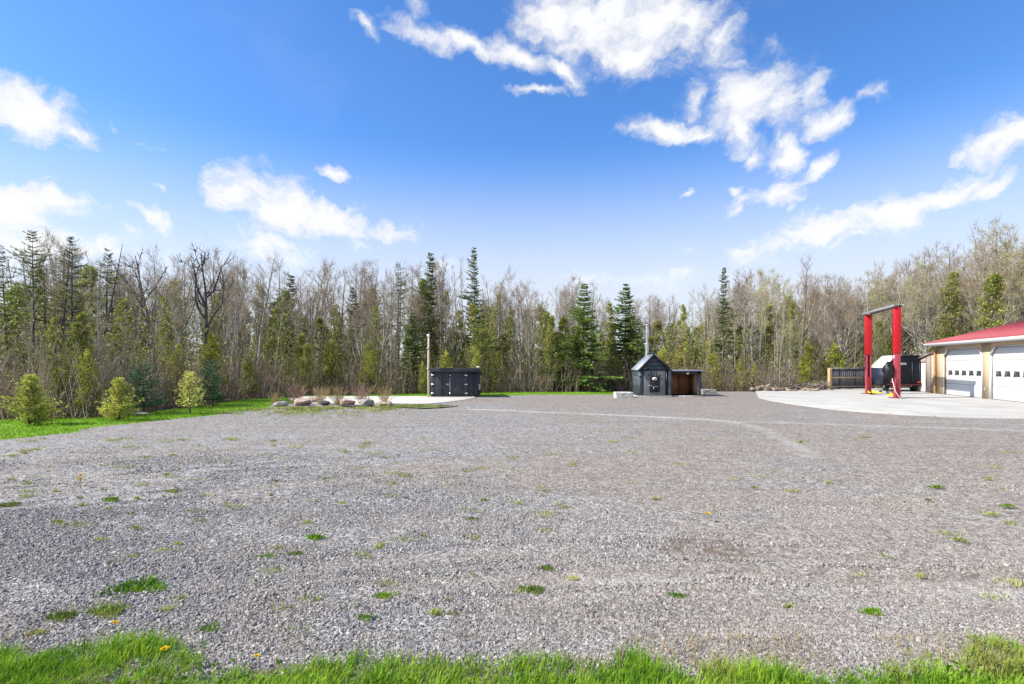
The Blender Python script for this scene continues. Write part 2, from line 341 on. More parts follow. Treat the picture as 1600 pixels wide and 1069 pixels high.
M['granite_dark'] = simple('dark_rock', (.025, .028, .03), (.10, .10, .10), 9, .7, bmp=.8, bd=.03)
M['limestone'] = simple('limestone_block', (.34, .33, .31), (.56, .55, .52), 6, .85, bmp=.7, bd=.03)
M['log'] = simple('cut_log', (.10, .075, .055), (.36, .29, .22), 7, .9, bmp=.4)
M['slate'] = simple('slate_slab', (.02, .022, .025), (.075, .078, .08), 9, .5, bmp=.6, bd=.02)

# ------------------------------------------------------------------ mesh helpers
class MB:
    def __init__(s): s.v = []; s.q = []; s.t = []; s.n = 0; s.poly = []
    def add(s, v, q=None, t=None):
        v = np.asarray(v, float).reshape(-1, 3)
        if q is not None and len(q): s.q.append(np.asarray(q, int).reshape(-1, 4)+s.n)
        if t is not None and len(t): s.t.append(np.asarray(t, int).reshape(-1, 3)+s.n)
        s.v.append(v); s.n += len(v); return s
    def ngon(s, v, faces):
        v = np.asarray(v, float).reshape(-1, 3)
        for f in faces: s.poly.append([i+s.n for i in f])
        s.v.append(v); s.n += len(v); return s
    def box(s, x0, y0, z0, x1, y1, z1, mat=None):
        v = np.array([(x, y, z) for z in (z0, z1) for y in (y0, y1) for x in (x0, x1)], float)
        if mat is not None: v = np.array([tuple(mat @ Vector(p)) for p in v])
        return s.add(v, [(0, 2, 3, 1), (4, 5, 7, 6), (0, 1, 5, 4), (2, 6, 7, 3), (0, 4, 6, 2), (1, 3, 7, 5)])
    def tube(s, pts, radii, k=6, cap=False):
        pts = np.asarray(pts, float); n = len(pts); radii = np.broadcast_to(np.asarray(radii, float), (n,))
        d = np.gradient(pts, axis=0); d /= np.linalg.norm(d, axis=1)[:, None]+1e-9
        ref = np.where(np.abs(d[:, 2:3]) < .9, np.array([[0, 0, 1.]]), np.array([[1., 0, 0]]))
        u = np.cross(d, ref); u /= np.linalg.norm(u, axis=1)[:, None]+1e-9; w = np.cross(d, u)
        a = np.arange(k)*2*math.pi/k
        v = pts[:, None]+radii[:, None, None]*(np.cos(a)[None, :, None]*u[:, None]+np.sin(a)[None, :, None]*w[:, None])
        i = np.arange(n-1)[:, None]*k; j = np.arange(k)[None, :]; jn = (j+1) % k
        q = np.stack([i+j, i+jn, i+k+jn, i+k+j], -1).reshape(-1, 4)
        s.add(v.reshape(-1, 3), q)
        if cap:
            s.poly.append([s.n-n*k+x for x in range(k)][::-1]); s.poly.append([s.n-k+x for x in range(k)])
        return s
    def kites(s, p, d, L, Wd, rng):
        """leaf-sized kites from p along d"""
        n = len(p)
        if n == 0: return s
        d = d/(np.linalg.norm(d, axis=1)[:, None]+1e-9)
        r = rng.normal(size=(n, 3)); u = np.cross(d, r); u /= np.linalg.norm(u, axis=1)[:, None]+1e-9
        L = np.broadcast_to(L, (n,))[:, None]; Wd = np.broadcast_to(Wd, (n,))[:, None]
        v = np.stack([p, p+d*L*.45+u*Wd, p+d*L, p+d*L*.45-u*Wd], 1).reshape(-1, 3)
        return s.add(v, np.arange(n*4).reshape(-1, 4))
    def mesh(s, name, mat, smooth=False):
        me = bpy.data.meshes.new(name)
        v = np.concatenate(s.v) if s.v else np.zeros((0, 3))
        loops = []; starts = []; tot = 0
        parts = []
        for arr, k in ((s.q, 4), (s.t, 3)):
            if arr:
                a = np.concatenate(arr); parts.append(a.reshape(-1)); starts.append(tot+np.arange(len(a))*k); tot += a.size
        for f in s.poly:
            parts.append(np.array(f)); starts.append(np.array([tot])); tot += len(f)
        L = np.concatenate(parts).astype(np.int32); st = np.concatenate(starts).astype(np.int32)
        me.vertices.add(len(v)); me.vertices.foreach_set('co', v.astype(np.float32).reshape(-1))
        me.loops.add(len(L)); me.loops.foreach_set('vertex_index', L)
        me.polygons.add(len(st)); me.polygons.foreach_set('loop_start', st)
        me.update(calc_edges=True); me.validate()
        if mat is not None: me.materials.append(mat)
        if smooth: me.polygons.foreach_set('use_smooth', np.ones(len(me.polygons), bool))
        return me

def link(name, me, parent=None, loc=None):
    o = bpy.data.objects.new(name, me); col.objects.link(o)
    if parent is not None: o.parent = parent
    if loc is not None: o.location = loc
    return o
def bevel(o, w=.01, seg=2):
    m = o.modifiers.new('bevel', 'BEVEL'); m.width = w; m.segments = seg; m.limit_method = 'ANGLE'; return o
def tag(o, label=None, cat=None, group=None, kind=None):
    for k, v in (('label', label), ('category', cat), ('group', group), ('kind', kind)):
        if v: o[k] = v
    return o
def thing(name, label, cat, loc=(0, 0, 0), rz=0, group=None, scale=None):
    o = bpy.data.objects.new(name, None); col.objects.link(o); o.location = loc; o.rotation_euler = (0, 0, rz); o.empty_display_size = .3
    if scale is not None: o.scale = (scale,)*3 if isinstance(scale, (int, float)) else scale
    return tag(o, label, cat, group)
def part(name, mb, mat, parent, smooth=False, bev=0):
    o = link(name, mb.mesh(name, M[mat] if isinstance(mat, str) else mat, smooth), parent)
    if bev: bevel(o, bev)
    return o
def B(*a, mat=None): return MB().box(*a, mat=mat)

def inpoly(x, y, poly):
    r = np.zeros(np.shape(x), bool); n = len(poly)
    for i in range(n):
        x0, y0 = poly[i]; x1, y1 = poly[(i+1) % n]
        c = ((y0 > y) != (y1 > y)) & (x < (x1-x0)*(y-y0)/((y1-y0) if y1 != y0 else 1e-9)+x0)
        r ^= c
    return r
def vnoise(x, y, f, seed=0):           # cheap smooth value noise
    x = np.asarray(x)*f+seed*17.3; y = np.asarray(y)*f+seed*9.1
    xi = np.floor(x); yi = np.floor(y); fx = x-xi; fy = y-yi; fx = fx*fx*(3-2*fx); fy = fy*fy*(3-2*fy)
    h = lambda a, b: np.modf(np.abs(np.sin(a*127.1+b*311.7+seed)*43758.5453))[0]
    return (h(xi, yi)*(1-fx)+h(xi+1, yi)*fx)*(1-fy)+(h(xi, yi+1)*(1-fx)+h(xi+1, yi+1)*fx)*fy

# ------------------------------------------------------------------ the ground
g = MB(); g.add([(-900, -60, -.03), (900, -60, -.03), (900, 1500, -.03), (-900, 1500, -.03)], [(0, 1, 2, 3)])
tag(link('ground', g.mesh('ground', M['floor'])), kind='structure')

FOREST = [(-60, 26), (-24, 17.5), (-14.6, 14.0), (-11.95, 14.4), (-11.6, 16), (-11.25, 17.9), (-11.9, 22.5), (-9.5, 25.5), (-7, 26.4), (-4.2, 26.8), (0, 28.5), (6, 29.3), (10, 29.2), (15, 29.5), (20, 33), (30, 35), (45, 24), (60, 10)]
YARD = [(-40, 1.9), (-18, 6.5), (-12.6, 9.0), (-10.1, 10.1), (-9.8, 11.2), (-9.9, 12.4), (-9.1, 13.95), (-8.85, 15.6), (-8.6, 17.1), (-8.9, 18.7), (-8.2, 19.6), (-7.5, 23.9), (-1.0, 24.3), (1.0, 25.4), (6, 26.0), (7, 28.3), (10, 28.6), (15, 29.2), (22, 32), (45, 32), (45, 1.9)]
LAWN = [(-60, 1), (-60, 26)] + FOREST[1:12] + [(6, 24), (-8, 15), (-7, 10), (-10, 1)]
SLIVER = [(-4.5, 17.35), (-2.6, 17.6), (-1.9, 18.2), (-2.9, 19.0), (-4.9, 18.95)]

def sheet(name, poly, step, z, mat, attrs=None, zfun=None, jit=.12):
    xs = [p[0] for p in poly]; ys = [p[1] for p in poly]
    nx = int((max(xs)-min(xs))/step)+1; ny = int((max(ys)-min(ys))/step)+1
    X, Y = np.meshgrid(min(xs)+np.arange(nx)*step, min(ys)+np.arange(ny)*step)
    V = np.stack([X, Y, np.full_like(X, z)], -1).reshape(-1, 3)
    if zfun is not None: V[:, 2] += zfun(V[:, 0], V[:, 1])
    i, j = np.meshgrid(np.arange(nx-1), np.arange(ny-1)); a = (j*nx+i).reshape(-1)
    cx = V[a, 0]+step/2; cy = V[a, 1]+step/2
    wob = (vnoise(cx, cy, 1.3, 3)-.5)*jit*4+(vnoise(cx, cy, 4, 5)-.5)*jit*2
    keep = inpoly(cx+wob, cy+wob, poly)
    a = a[keep]; q = np.stack([a, a+1, a+nx+1, a+nx], -1)
    used, inv = np.unique(q, return_inverse=True); V = V[used]; q = inv.reshape(-1, 4)
    me = MB().add(V, q).mesh(name, M[mat], True)
    if attrs:
        for k, fn in attrs.items():
            at = me.attributes.new(k, 'FLOAT', 'POINT'); at.data.foreach_set('value', np.clip(fn(V[:, 0], V[:, 1]), 0, 1).astype(np.float32))
    return tag(link(name, me), kind='structure')

def pline(x, y, pts, w):
    d = np.full(np.shape(x), 1e9)
    for (x0, y0), (x1, y1) in zip(pts[:-1], pts[1:]):
        dx, dy = x1-x0, y1-y0; t = np.clip(((x-x0)*dx+(y-y0)*dy)/(dx*dx+dy*dy), 0, 1)
        d = np.minimum(d, np.hypot(x-x0-t*dx, y-y0-t*dy))
    return np.exp(-(d/w)**2)
def blob(x, y, cx, cy, rx, ry): return np.exp(-((x-cx)/rx)**2-((y-cy)/ry)**2)
T1 = [P(*p) for p in ((735, 641), (800, 644), (900, 648), (1000, 652), (1100, 657), (1150, 662), (1190, 672), (1230, 690), (1265, 715))]
T2 = [P(*p) for p in ((1130, 659), (1250, 664), (1400, 668), (1600, 675), (1700, 679))]
T3 = [P(*p) for p in ((1290, 650), (1450, 660), (1600, 666))]
def f_dust(x, y):
    r = 1.15*pline(x, y, T1[:6], .14)+.42*pline(x, y, T1[5:], .17)+.5*pline(x, y, T2, .14)+.2*pline(x, y, T3, .18)
    r = r+.85*blob(x, y, *P(1510, 930), .42, .13)+.75*blob(x, y, *P(1590, 942), .3, .1)+.5*blob(x, y, *P(990, 918), .5, .07)+.3*blob(x, y, *P(1310, 935), .35, .06)
    r = r+.35*pline(x, y, [P(860, 905), P(960, 918), P(1060, 920)], .07)
    return r*(.6+.8*vnoise(x, y, 3, 1))
def f_brown(x, y):
    r = .9*blob(x, y, 3.4, 4.0, 2.2, 1.0)+.7*blob(x, y, 0.3, 3.35, 1.2, .45)+.7*blob(x, y, 0, 7.2, 2.6, 1.3)+.45*blob(x, y, -6, 8.3, 2.5, .9)+.8*blob(x, y, 9, 21, 9, 3.0)
    r = r+.5*blob(x, y, -2, 21, 5, 2)+.6*blob(x, y, 8, 9, 5, 2.5)
    return r*(.5+vnoise(x, y, 1.2, 2))-.12+.55*f_rut(x, y)+.55*np.clip((x+.6)/3.5, 0, 1)
def f_soil(x, y):
    r = 2.2*blob(x, y, *P(1098, 862), .27, .13)+1.9*blob(x, y, *P(1135, 873), .22, .10)+.45*blob(x, y, *P(1260, 790), .8, .1)+.5*blob(x, y, *P(40, 990), .35, .10)
    r = r+.3*pline(x, y, [P(1120, 905), P(1350, 915), P(1600, 905)], .10)+.5*blob(x, y, *P(940, 975), .35, .06)+.35*blob(x, y, *P(620, 950), .35, .06)+.3*blob(x, y, *P(60, 790), .8, .2)
    r = r+.35*pline(x, y, [P(800, 775), P(900, 770), P(960, 771)], .12)
    return r
RUTS = [[P(*p) for p in q] for q in (((1600, 905), (1350, 913), (1150, 900), (960, 905), (700, 920), (430, 960)), ((1600, 870), (1380, 880), (1200, 872), (1000, 862), (780, 868), (520, 890), (260, 930)),
   ((1600, 760), (1300, 740), (1000, 735), (700, 745), (350, 770), (0, 800)), ((1600, 725), (1300, 712), (1000, 708), (700, 716), (350, 738), (0, 765)), ((1450, 690), (1200, 682), (900, 676), (600, 680), (300, 700)))]
def f_coarse(x, y):
    r = .9*blob(x, y, *P(250, 880), 1.5, .5)+.7*blob(x, y, *P(60, 830), 1.0, .8)+.9*blob(x, y, *P(830, 828), .7, .25)+.9*blob(x, y, *P(1020, 855), .75, .16)+.9*blob(x, y, *P(1150, 918), .55, .08)+.6*blob(x, y, *P(1220, 800), .9, .2)
    r = r+.6*blob(x, y, *P(520, 800), 1.8, .5)+.6*blob(x, y, *P(450, 960), .9, .3)+.5*blob(x, y, *P(1480, 890), .6, .15)+.5*blob(x, y, *P(420, 720), 2.5, .9)
    for q in RUTS: r = r+.35*np.exp(-((np.sqrt(-np.log(np.clip(pline(x, y, q, .11), 1e-9, 1)))-1.8)/.5)**2)
    return r*(.5+vnoise(x, y, 1.7, 41))-.08
def f_rut(x, y):
    return np.clip(sum(pline(x, y, q, .10) for q in RUTS), 0, 1)*np.clip(1.5*vnoise(x, y, .7, 43)-.25, 0, 1)
def f_weedy(x, y):
    r = .95*blob(x, y, *P(500, 650), 3.2, 1.4)+.7*blob(x, y, *P(440, 664), 2.4, 1.2)+.5*blob(x, y, *P(620, 645), 2.0, .6)+.35*blob(x, y, -3.5, 4.5, 2.5, 1.0)
    r = r+.8*np.exp(-((y-2.75)/.12)**2)+.8*pline(x, y, YARD[3:10], .35)
    return r
def f_z(x, y):
    z = (vnoise(x, y, .5, 4)-.5)*.03+(vnoise(x, y, 1.4, 6)-.5)*.014
    z = z+.05*blob(x, y, -6.4, 17.0, 2.4, .55)
    z = z+.022*blob(x, y, *P(1100, 842), .9, .07)-.022*blob(x, y, *P(1110, 866), .7, .12)+.02*blob(x, y, -2.2, 5.0, 2.6, .25)-.015*blob(x, y, -2.2, 5.4, 2.8, .25)
    return (z+.014*f_coarse(x, y)-.012*f_rut(x, y))*np.clip((y-1.5)/1, .3, 1)
sheet('gravel_yard', YARD, .11, .03, 'gravel', dict(dust=f_dust, brown=f_brown, soil=f_soil, coarse=f_coarse, weedy=f_weedy), f_z)
sheet('lawn', LAWN, .4, .005, 'lawn', jit=.1)
sheet('grass_verge', [(-12, -2), (12, -2), (12, 2.42), (-12, 2.5)], .05, .045, 'turf_dark', jit=.09)
sheet('grass_strip', SLIVER, .08, .058, 'lawn_thin', jit=.14)

def slab(name, pts, z0, z1, mat):
    n = len(pts); v = [(x, y, z0) for x, y in pts]+[(x, y, z1) for x, y in pts]
    mb = MB().ngon(v, [list(range(n))[::-1], list(range(n, 2*n))]+[[i, (i+1) % n, n+(i+1) % n, n+i] for i in range(n)])
    o = link(name, mb.mesh(name, M[mat])); bevel(o, .012); return tag(o, kind='structure')
padA = [(-9.9, 24.0), (-9.6, 22.0), (-7.6, 19.6)]+[P(*p) for p in ((560, 634.6), (640, 634.3), (672, 633.3), (700, 630.5), (725, 627), (742, 623.8))]+[(-1.72, 23.9)]
slab('concrete_path', padA, -.02, .066, 'concrete_warm')
padB = [P(*p) for p in ((1183, 617), (1185, 623), (1200, 627), (1240, 634), (1300, 642), (1400, 650), (1500, 655), (1600, 657.5), (1760, 660), (2100, 662))]+[(34, 34), (17, 31.0), (13.6, 28.6)]
slab('concrete_pad', padB, -.02, .07, 'concrete')

# ------------------------------------------------------------------ garage (red roof), facade runs along local Y
CZ = .07
u = Vector((.2983, .9545, 0)); GRZ = math.atan2(-u.x, u.y)     # local +Y -> u ; local -X faces the yard
corner = Vector((13.4+.3125*25.95, 25.95, CZ))                # far front corner of the garage
gar = thing('garage', 'tan garage with red metal roof and white overhead doors at right edge', 'garage', corner, GRZ)
LEN = 22.0; DEP = 9.0; WH = 2.52-CZ
def yl(px):                                                   # photo column -> local y on the facade (0 at corner, negative toward camera)
    r = (px-800)/F; Z = 13.4/(r-.3125); return (Z-25.95)*1.0477
d1 = (yl(1534), yl(1475)); d2 = (yl(1534)-.62-3.1, yl(1534)-.62); d3 = (d2[0]-.7-3.1, d2[0]-.7)
DH = 2.2; cut = .34
# wall with three openings (cut corners), as prisms between and over the doors
wl = MB()
def prism_x(mb, poly, x0, x1):                                # poly in (y,z)
    n = len(poly); v = [(x0, y, z) for y, z in poly]+[(x1, y, z) for y, z in poly]
    return mb.ngon(v, [list(range(n)), list(range(n, 2*n))[::-1]]+[[(i+1) % n, i, n+i, n+(i+1) % n] for i in range(n)])
edges = [0]; 
ys = [0, d1[1], d1[0], d2[1], d2[0], d3[1], d3[0], -LEN]
for a, b_ in ((0, 1), (2, 3), (4, 5), (6, 7)): wl.box(0, ys[b_], 0, .15, ys[a], WH)
for (a, b_) in (d1, d2, d3):
    prism_x(wl, [(a, DH-cut), (a+cut, DH), (b_-cut, DH), (b_, DH-cut), (b_, WH), (a, WH)], 0, .15)
wl.box(.15, -.15, 0, DEP, 0, WH); wl.box(DEP, -LEN, 0, DEP+.15, 0, WH); wl.box(.15, -LEN, 0, DEP, -LEN+.15, WH)
pitch = math.tan(rad(14.5)); mid = DEP/2
for yy in (0, -LEN+.15):
    mb_v = [(0, yy-.15, WH), (DEP+.15, yy-.15, WH), (mid, yy-.15, WH+mid*pitch), (0, yy, WH), (DEP+.15, yy, WH), (mid, yy, WH+mid*pitch)]
    wl.ngon(mb_v, [[0, 1, 2], [5, 4, 3], [0, 3, 4, 1], [1, 4, 5, 2], [2, 5, 3, 0]])
part('wall', wl, 'tan', gar)
OV = .36; OE = .45; fz = 2.56-CZ
rf = MB(); th = .06
def roofz(x): return fz+(x+OV)*pitch
for sgn in (0, 1):
    X0, X1 = (-OV, mid) if sgn == 0 else (DEP+OV, mid)
    z0 = fz; z1 = fz+(mid+OV)*pitch
    v = [(X0, -LEN-OE, z0), (X0, OE, z0), (X1, OE, z1), (X1, -LEN-OE, z1)]
    v += [(a, b2, c+th) for a, b2, c in v]
    rf.ngon(v, [[0, 1, 2, 3], [4, 5, 6, 7][::-1], [0, 4, 5, 1], [1, 5, 6, 2], [2, 6, 7, 3], [3, 7, 4, 0]])
roof = part('roof', rf, 'roof_red', gar)
rb = MB()
for k in range(int((LEN+2*OE)/.3)):                            # standing ribs
    y = OE-.05-k*.3; v = []
    for X0, Zz in ((-OV, roofz(-OV)+th), (mid, roofz(mid)+th)):
        v += [(X0, y-.02, Zz-.004), (X0, y+.02, Zz-.004), (X0, y+.012, Zz+.022), (X0, y-.012, Zz+.022)]
    rb.add(v, [(0, 1, 2, 3), (7, 6, 5, 4), (0, 4, 5, 1), (1, 5, 6, 2), (2, 6, 7, 3), (3, 7, 4, 0)])
part('roof_ribs', rb, 'roof_red', roof)
fa = B(-OV-.03, -LEN-OE, fz-.10, -OV, OE, fz+.045)
v = [(-OV, OE, fz-.10), (mid, OE, roofz(mid)-.10), (mid, OE, roofz(mid)+.045), (-OV, OE, fz+.045)]
v += [(a, b2+.03, c) for a, b2, c in v]
fa.ngon(v, [[0, 1, 2, 3], [7, 6, 5, 4], [0, 4, 5, 1], [1, 5, 6, 2], [2, 6, 7, 3], [3, 7, 4, 0]])
part('fascia', fa, 'white_trim', gar)
part('soffit', B(-OV, -LEN-OE, fz-.097, -.003, OE, fz-.075), 'white_trim', gar)
for di, (a, b_) in enumerate((d1, d2, d3)):
    dr = MB(); n = 4; ph = (DH-.02)/n
    for k in range(n):                                         # four hinged panels
        z0 = .02+k*ph; z1 = z0+ph-.012
        if k < n-1: dr.box(.09, a+.01, z0, .13, b_-.01, z1)
        else: prism_x(dr, [(a+.01, z0), (b_-.01, z0), (b_-.01, DH-cut), (b_-cut, DH-.005), (a+cut, DH-.005), (a+.01, DH-cut)], .09, .13)
    D = part('door', dr, 'white_door', gar, bev=.004)
    tr = MB(); w = .03
    tr.box(-.02, a-w, 0, .09, a, DH-cut+.02); tr.box(-.02, b_, 0, .09, b_+w, DH-cut+.02)
    prism_x(tr, [(a, DH-cut), (a+cut, DH), (a+cut-.04, DH+w), (a-w, DH-cut+.04)], -.02, .09)
    prism_x(tr, [(b_-cut, DH), (b_, DH-cut), (b_+w, DH-cut+.04), (b_-cut+.04, DH+w)], -.02, .09)
    tr.box(-.02, a+cut, DH, .09, b_-cut, DH+w)
    part('door_frame', tr, 'white_trim', D)
    zc = 1.08; nW = 5; wid = .39; gap = (b_-a-.2)/nW
    for k in range(nW):
        y = b_-.22-k*gap*1.0
        wf = MB(); 
        wf.box(.078, y-wid-.02, zc-.135, .092, y+.02, zc-.115); wf.box(.078, y-wid-.02, zc+.115, .092, y+.02, zc+.135)
        wf.box(.078, y-wid-.02, zc-.115, .092, y-wid, zc+.115); wf.box(.078, y, zc-.115, .092, y+.02, zc+.115)
        wo = part('window', B(.082, y-wid, zc-.115, .088, y, zc+.115), 'glass_dark', D)
        part('window_frame', wf, 'white_trim', D)
part('outlet_box', B(-.05, (d1[0]+d2[1])/2-.06, .34, -.002, (d1[0]+d2[1])/2+.07, .50), 'steel', gar, bev=.01)
part('timber_brace', B(-.07, .035, .0, -.005, .12, WH-.16), 'orange_post', gar, bev=.006)

lt = thing('lean_to_shed', 'weathered board lean-to with white door against the tan garage end', 'shed', corner, GRZ)
lm = MB(); a = .05; bb = 2.35
prism_x(lm, [(a, 0), (a+1.25, 0), (a+1.25, 2.2-.33), (a, 2.24-CZ)], .05, .13)
prism_x(lm, [(bb-.12, 0), (bb, 0), (bb, 1.74-CZ), (bb-.12, 1.77-CZ)], .05, .13)
prism_x(lm, [(a+1.25, 1.58), (bb-.12, 1.58), (bb-.12, 1.77-CZ), (a+1.25, 1.87)], .05, .13)
lm.box(.13, bb-.08, 0, 3.2, bb, 1.7-CZ)
part('wall', lm, 'weathered', lt)
dd = part('door', B(.07, a+1.27, .03, .11, bb-.14, 1.56), 'white_door', lt, bev=.004)
part('handle', B(.045, bb-.24, .78, .07, bb-.20, .84), 'steel', dd)
part('door_frame', B(.03, bb-.14, 0, .052, bb-.02, 1.66), 'white_trim', lt)
rl = MB(); v = [(-.05, a-.03, 2.26-CZ), (-.05, bb+.12, 1.74-CZ), (3.3, bb+.12, 1.74-CZ), (3.3, a-.03, 2.26-CZ)]; v += [(p, q, r+.05) for p, q, r in v]
rl.ngon(v, [[0, 1, 2, 3], [7, 6, 5, 4], [0, 4, 5, 1], [1, 5, 6, 2], [2, 6, 7, 3], [3, 7, 4, 0]])
part('roof', rl, 'weathered', lt)

# ------------------------------------------------------------------ two post lift
near = Vector((16.8, 22.35, CZ)); far = Vector((17.88, 25.7, CZ)); ldir = (far-near).normalized(); LR = math.atan2(-ldir.x, ldir.y); SP = (far-near).length
lift = thing('vehicle_lift', 'tall red two post car lift with grey overhead beam on concrete pad', 'car lift', near, LR)
HP = 3.98
def column(y, sgn, far_):
    m = MB(); 
    # C-section opening towards the other post
    w = .108; d = .10
    m.box(-w, y-d, 0, w, y-d+.02, HP) if sgn > 0 else m.box(-w, y+d-.02, 0, w, y+d, HP)
    ya, yb = (y-d+.02, y+d) if sgn > 0 else (y-d, y+d-.02)
    m.box(-w, ya, 0, -w+.02, yb, HP); m.box(w-.02, ya, 0, w, yb, HP)
    yl0 = yb-.02 if sgn > 0 else ya
    m.box(-w+.02, yl0, 0, -w+.06, yl0+.02, HP); m.box(w-.06, yl0, 0, w-.02, yl0+.02, HP)
    c = part('column', m, 'red_faded', lift, bev=.006)
    up = MB(); up.box(-w-.022, y-d-.022, 1.95, w+.022, y+d+.022, HP-.02)
    part('upper_sleeve', up, 'red', c, bev=.012)
    part('base_plate', B(-.26, y-.24, -.0, .26, y+.24, .02), 'red_dark', lift)
    cr = B(-w+.025, y-.10, .10, w-.025, y+.10, .85); part('carriage', cr, 'red_dark', c, bev=.01)
    for ax, ay in ((-.21, -.18), (.21, -.18), (-.21, .18), (.21, .18)): part('anchor_bolt', MB().tube([(ax, y+ay, .02), (ax, y+ay, .06)], .016, 6, True), 'steel', c)
    for k, (ang, L) in enumerate(((13, .95), (-14, .8)) if sgn < 0 else ((10, .62), (-10, .5))):
        am = MB(); A = Matrix.Translation((0, y+sgn*.12, .12)) @ Matrix.Rotation(rad(ang), 4, 'Z') @ Matrix.Scale(1, 4)
        s_ = sgn
        am.box(-.06, min(0, s_*L*.6), -.05, .06, max(0, s_*L*.6), .05, mat=A)
        am.box(-.04, min(s_*L*.55, s_*L), -.035, .04, max(s_*L*.55, s_*L), .03, mat=A)
        arm = part('arm', am, 'yellow', lift, bev=.006)
        pd = MB(); p = A @ Vector((0, s_*L*.95, .03)); pd.tube([p, p+Vector((0, 0, .06))], .06, 12, True); part('lift_pad', pd, 'black_plastic', arm)
column(0, 1, False); column(SP, -1, True)
bm_ = MB(); bm_.box(-.21, -.20, HP, -.15, SP+.20, HP+.10); bm_.box(.15, -.20, HP, .21, SP+.20, HP+.10); bm_.box(-.15, -.18, HP+.06, .15, SP+.18, HP+.08)
part('top_beam', bm_, 'steel', lift, bev=.006)
pu = MB(); rng = np.random.default_rng(4)
th_ = np.linspace(0, math.pi, 9); ph_ = np.arange(14)*2*math.pi/14
vv = []
for t in th_:
    for p in ph_:
        r = 1+.16*math.sin(3*p+4*t)+rng.uniform(-.07, .07)
        vv.append((-.33+.20*r*math.sin(t)*math.cos(p), -.02+.20*r*math.sin(t)*math.sin(p), 1.17+.37*math.cos(t)*r))
q = [(i*14+j, i*14+(j+1) % 14, (i+1)*14+(j+1) % 14, (i+1)*14+j) for i in range(8) for j in range(14)]
pu.add(vv, q); part('wrapped_motor', pu, 'black_plastic', lift, True)
part('motor_bracket', B(-.30, -.08, 1.30, -.16, .08, 1.45), 'black_plastic', lift)
part('rating_plate', B(-.112, -.05, 1.72, -.109, .05, 1.86), 'lime_paint', lift)
part('cable', MB().tube([(-.13, .08, 1.3), (-.135, .09, 2.4), (-.13, .08, 3.6), (-.12, .1, 4.0), (-.12, SP*.5, 3.98), (-.12, SP-.1, 4.0), (-.13, SP-.08, 3.2), (-.13, SP-.08, 1.2)], .012, 6), 'black_plastic', lift, True)
h = MB(); h.tube([(-.20, -.05, 1.0), (-.23, -.17, .8), (-.16, -.19, .5), (-.12, -.19, .3), (-.02, -.20, .12), (.06, -.22, .03)], .014, 6); part('hose', h, 'hose', lift, True)

# ------------------------------------------------------------------ black trailer behind the lift
tx, ty = XZ(1381, 0, 28.2)[0], 28.2
tr_ = thing('trailer', 'black enclosed trailer with white sloped roof panel behind the lift', 'trailer', (tx, ty, CZ), GRZ)
TW = 1.85; TL = 2.0; e = 1.36-CZ; tp = 2.02-CZ
body = MB(); prof = [(0, .32), (TW, .32), (TW, tp), (.62, tp), (0, e)]
n = len(prof); v = [(x, 0, z) for x, z in prof]+[(x, TL, z) for x, z in prof]
body.ngon(v, [list(range(n))[::-1][::-1], list(range(n, 2*n))[::-1]]+[[(i+1) % n, i, n+i, n+(i+1) % n] for i in range(n)])
part('body', body, 'black_paint', tr_, bev=.01)
wr = MB(); v = [(-.02, .03, e-.01), (.61, .03, tp+.012), (.61, TL+.05, tp+.012), (-.02, TL+.05, e-.01)]; v2 = [(x-.02, y, z+.02) for x, y, z in v]
wr.ngon(v+v2, [[3, 2, 1, 0], [4, 5, 6, 7], [0, 1, 5, 4], [1, 2, 6, 5], [2, 3, 7, 6], [3, 0, 4, 7]]); part('roof_panel', wr, 'lime_paint', tr_)
part('edge_trim', B(.62, -.03, tp-.02, TW+.02, TL+.02, tp+.02), 'black_plastic', tr_)
part('window', B(.72, -.02, 1.45, 1.05, -.004, 1.57), 'steel', tr_, bev=.008)
for xx in (1.30, 1.62): part('door_rail', B(xx, -.03, .38, xx+.03, -.004, 1.62), 'navy', tr_)
part('bumper', B(.1, -.10, .36, TW, -.02, .41), 'bumper_red', tr_, bev=.01)
part('side_panel', B(-.025, .05, .38, -.004, TL-.05, e-.03), 'navy', tr_)
for xx in (.30, 1.55): part('tail_light', B(xx, -.06, .47, xx+.14, -.01, .55), 'lens_red', tr_)
for xx in (.18, TW-.38):
    w = MB(); w.tube([(xx, .55, .30), (xx+.02, .55, .30), (xx+.18, .55, .30), (xx+.2, .55, .30)], [.26, .30, .30, .26], 20, True)
    wo = part('wheel', w, 'tyre', tr_, True); r_ = MB(); r_.tube([(xx-.01, .55, .30), (xx+.21, .55, .30)], .13, 14, True); part('rim', r_, 'chrome', wo)
dr_ = B(-.75, -.06, .0, -.15, .25, .07); 
xx0 = tx-.15
jk = thing('trolley_jack', 'low black trolley jack lying in front of the black trailer', 'jack', (tx-.1, ty-.9, CZ), rad(25))
part('frame', B(-.45, -.13, .04, .35, .13, .14), 'black_plastic', jk, bev=.02); part('saddle', MB().tube([(-.33, 0, .14), (-.33, 0, .22)], .07, 10, True), 'steel', jk)
[part('wheel', MB().tube([(a, b_-.02, .05), (a, b_+.02, .05)], .05, 10, True), 'tyre', jk) for a in (-.35, .28) for b_ in (-.15, .15)]

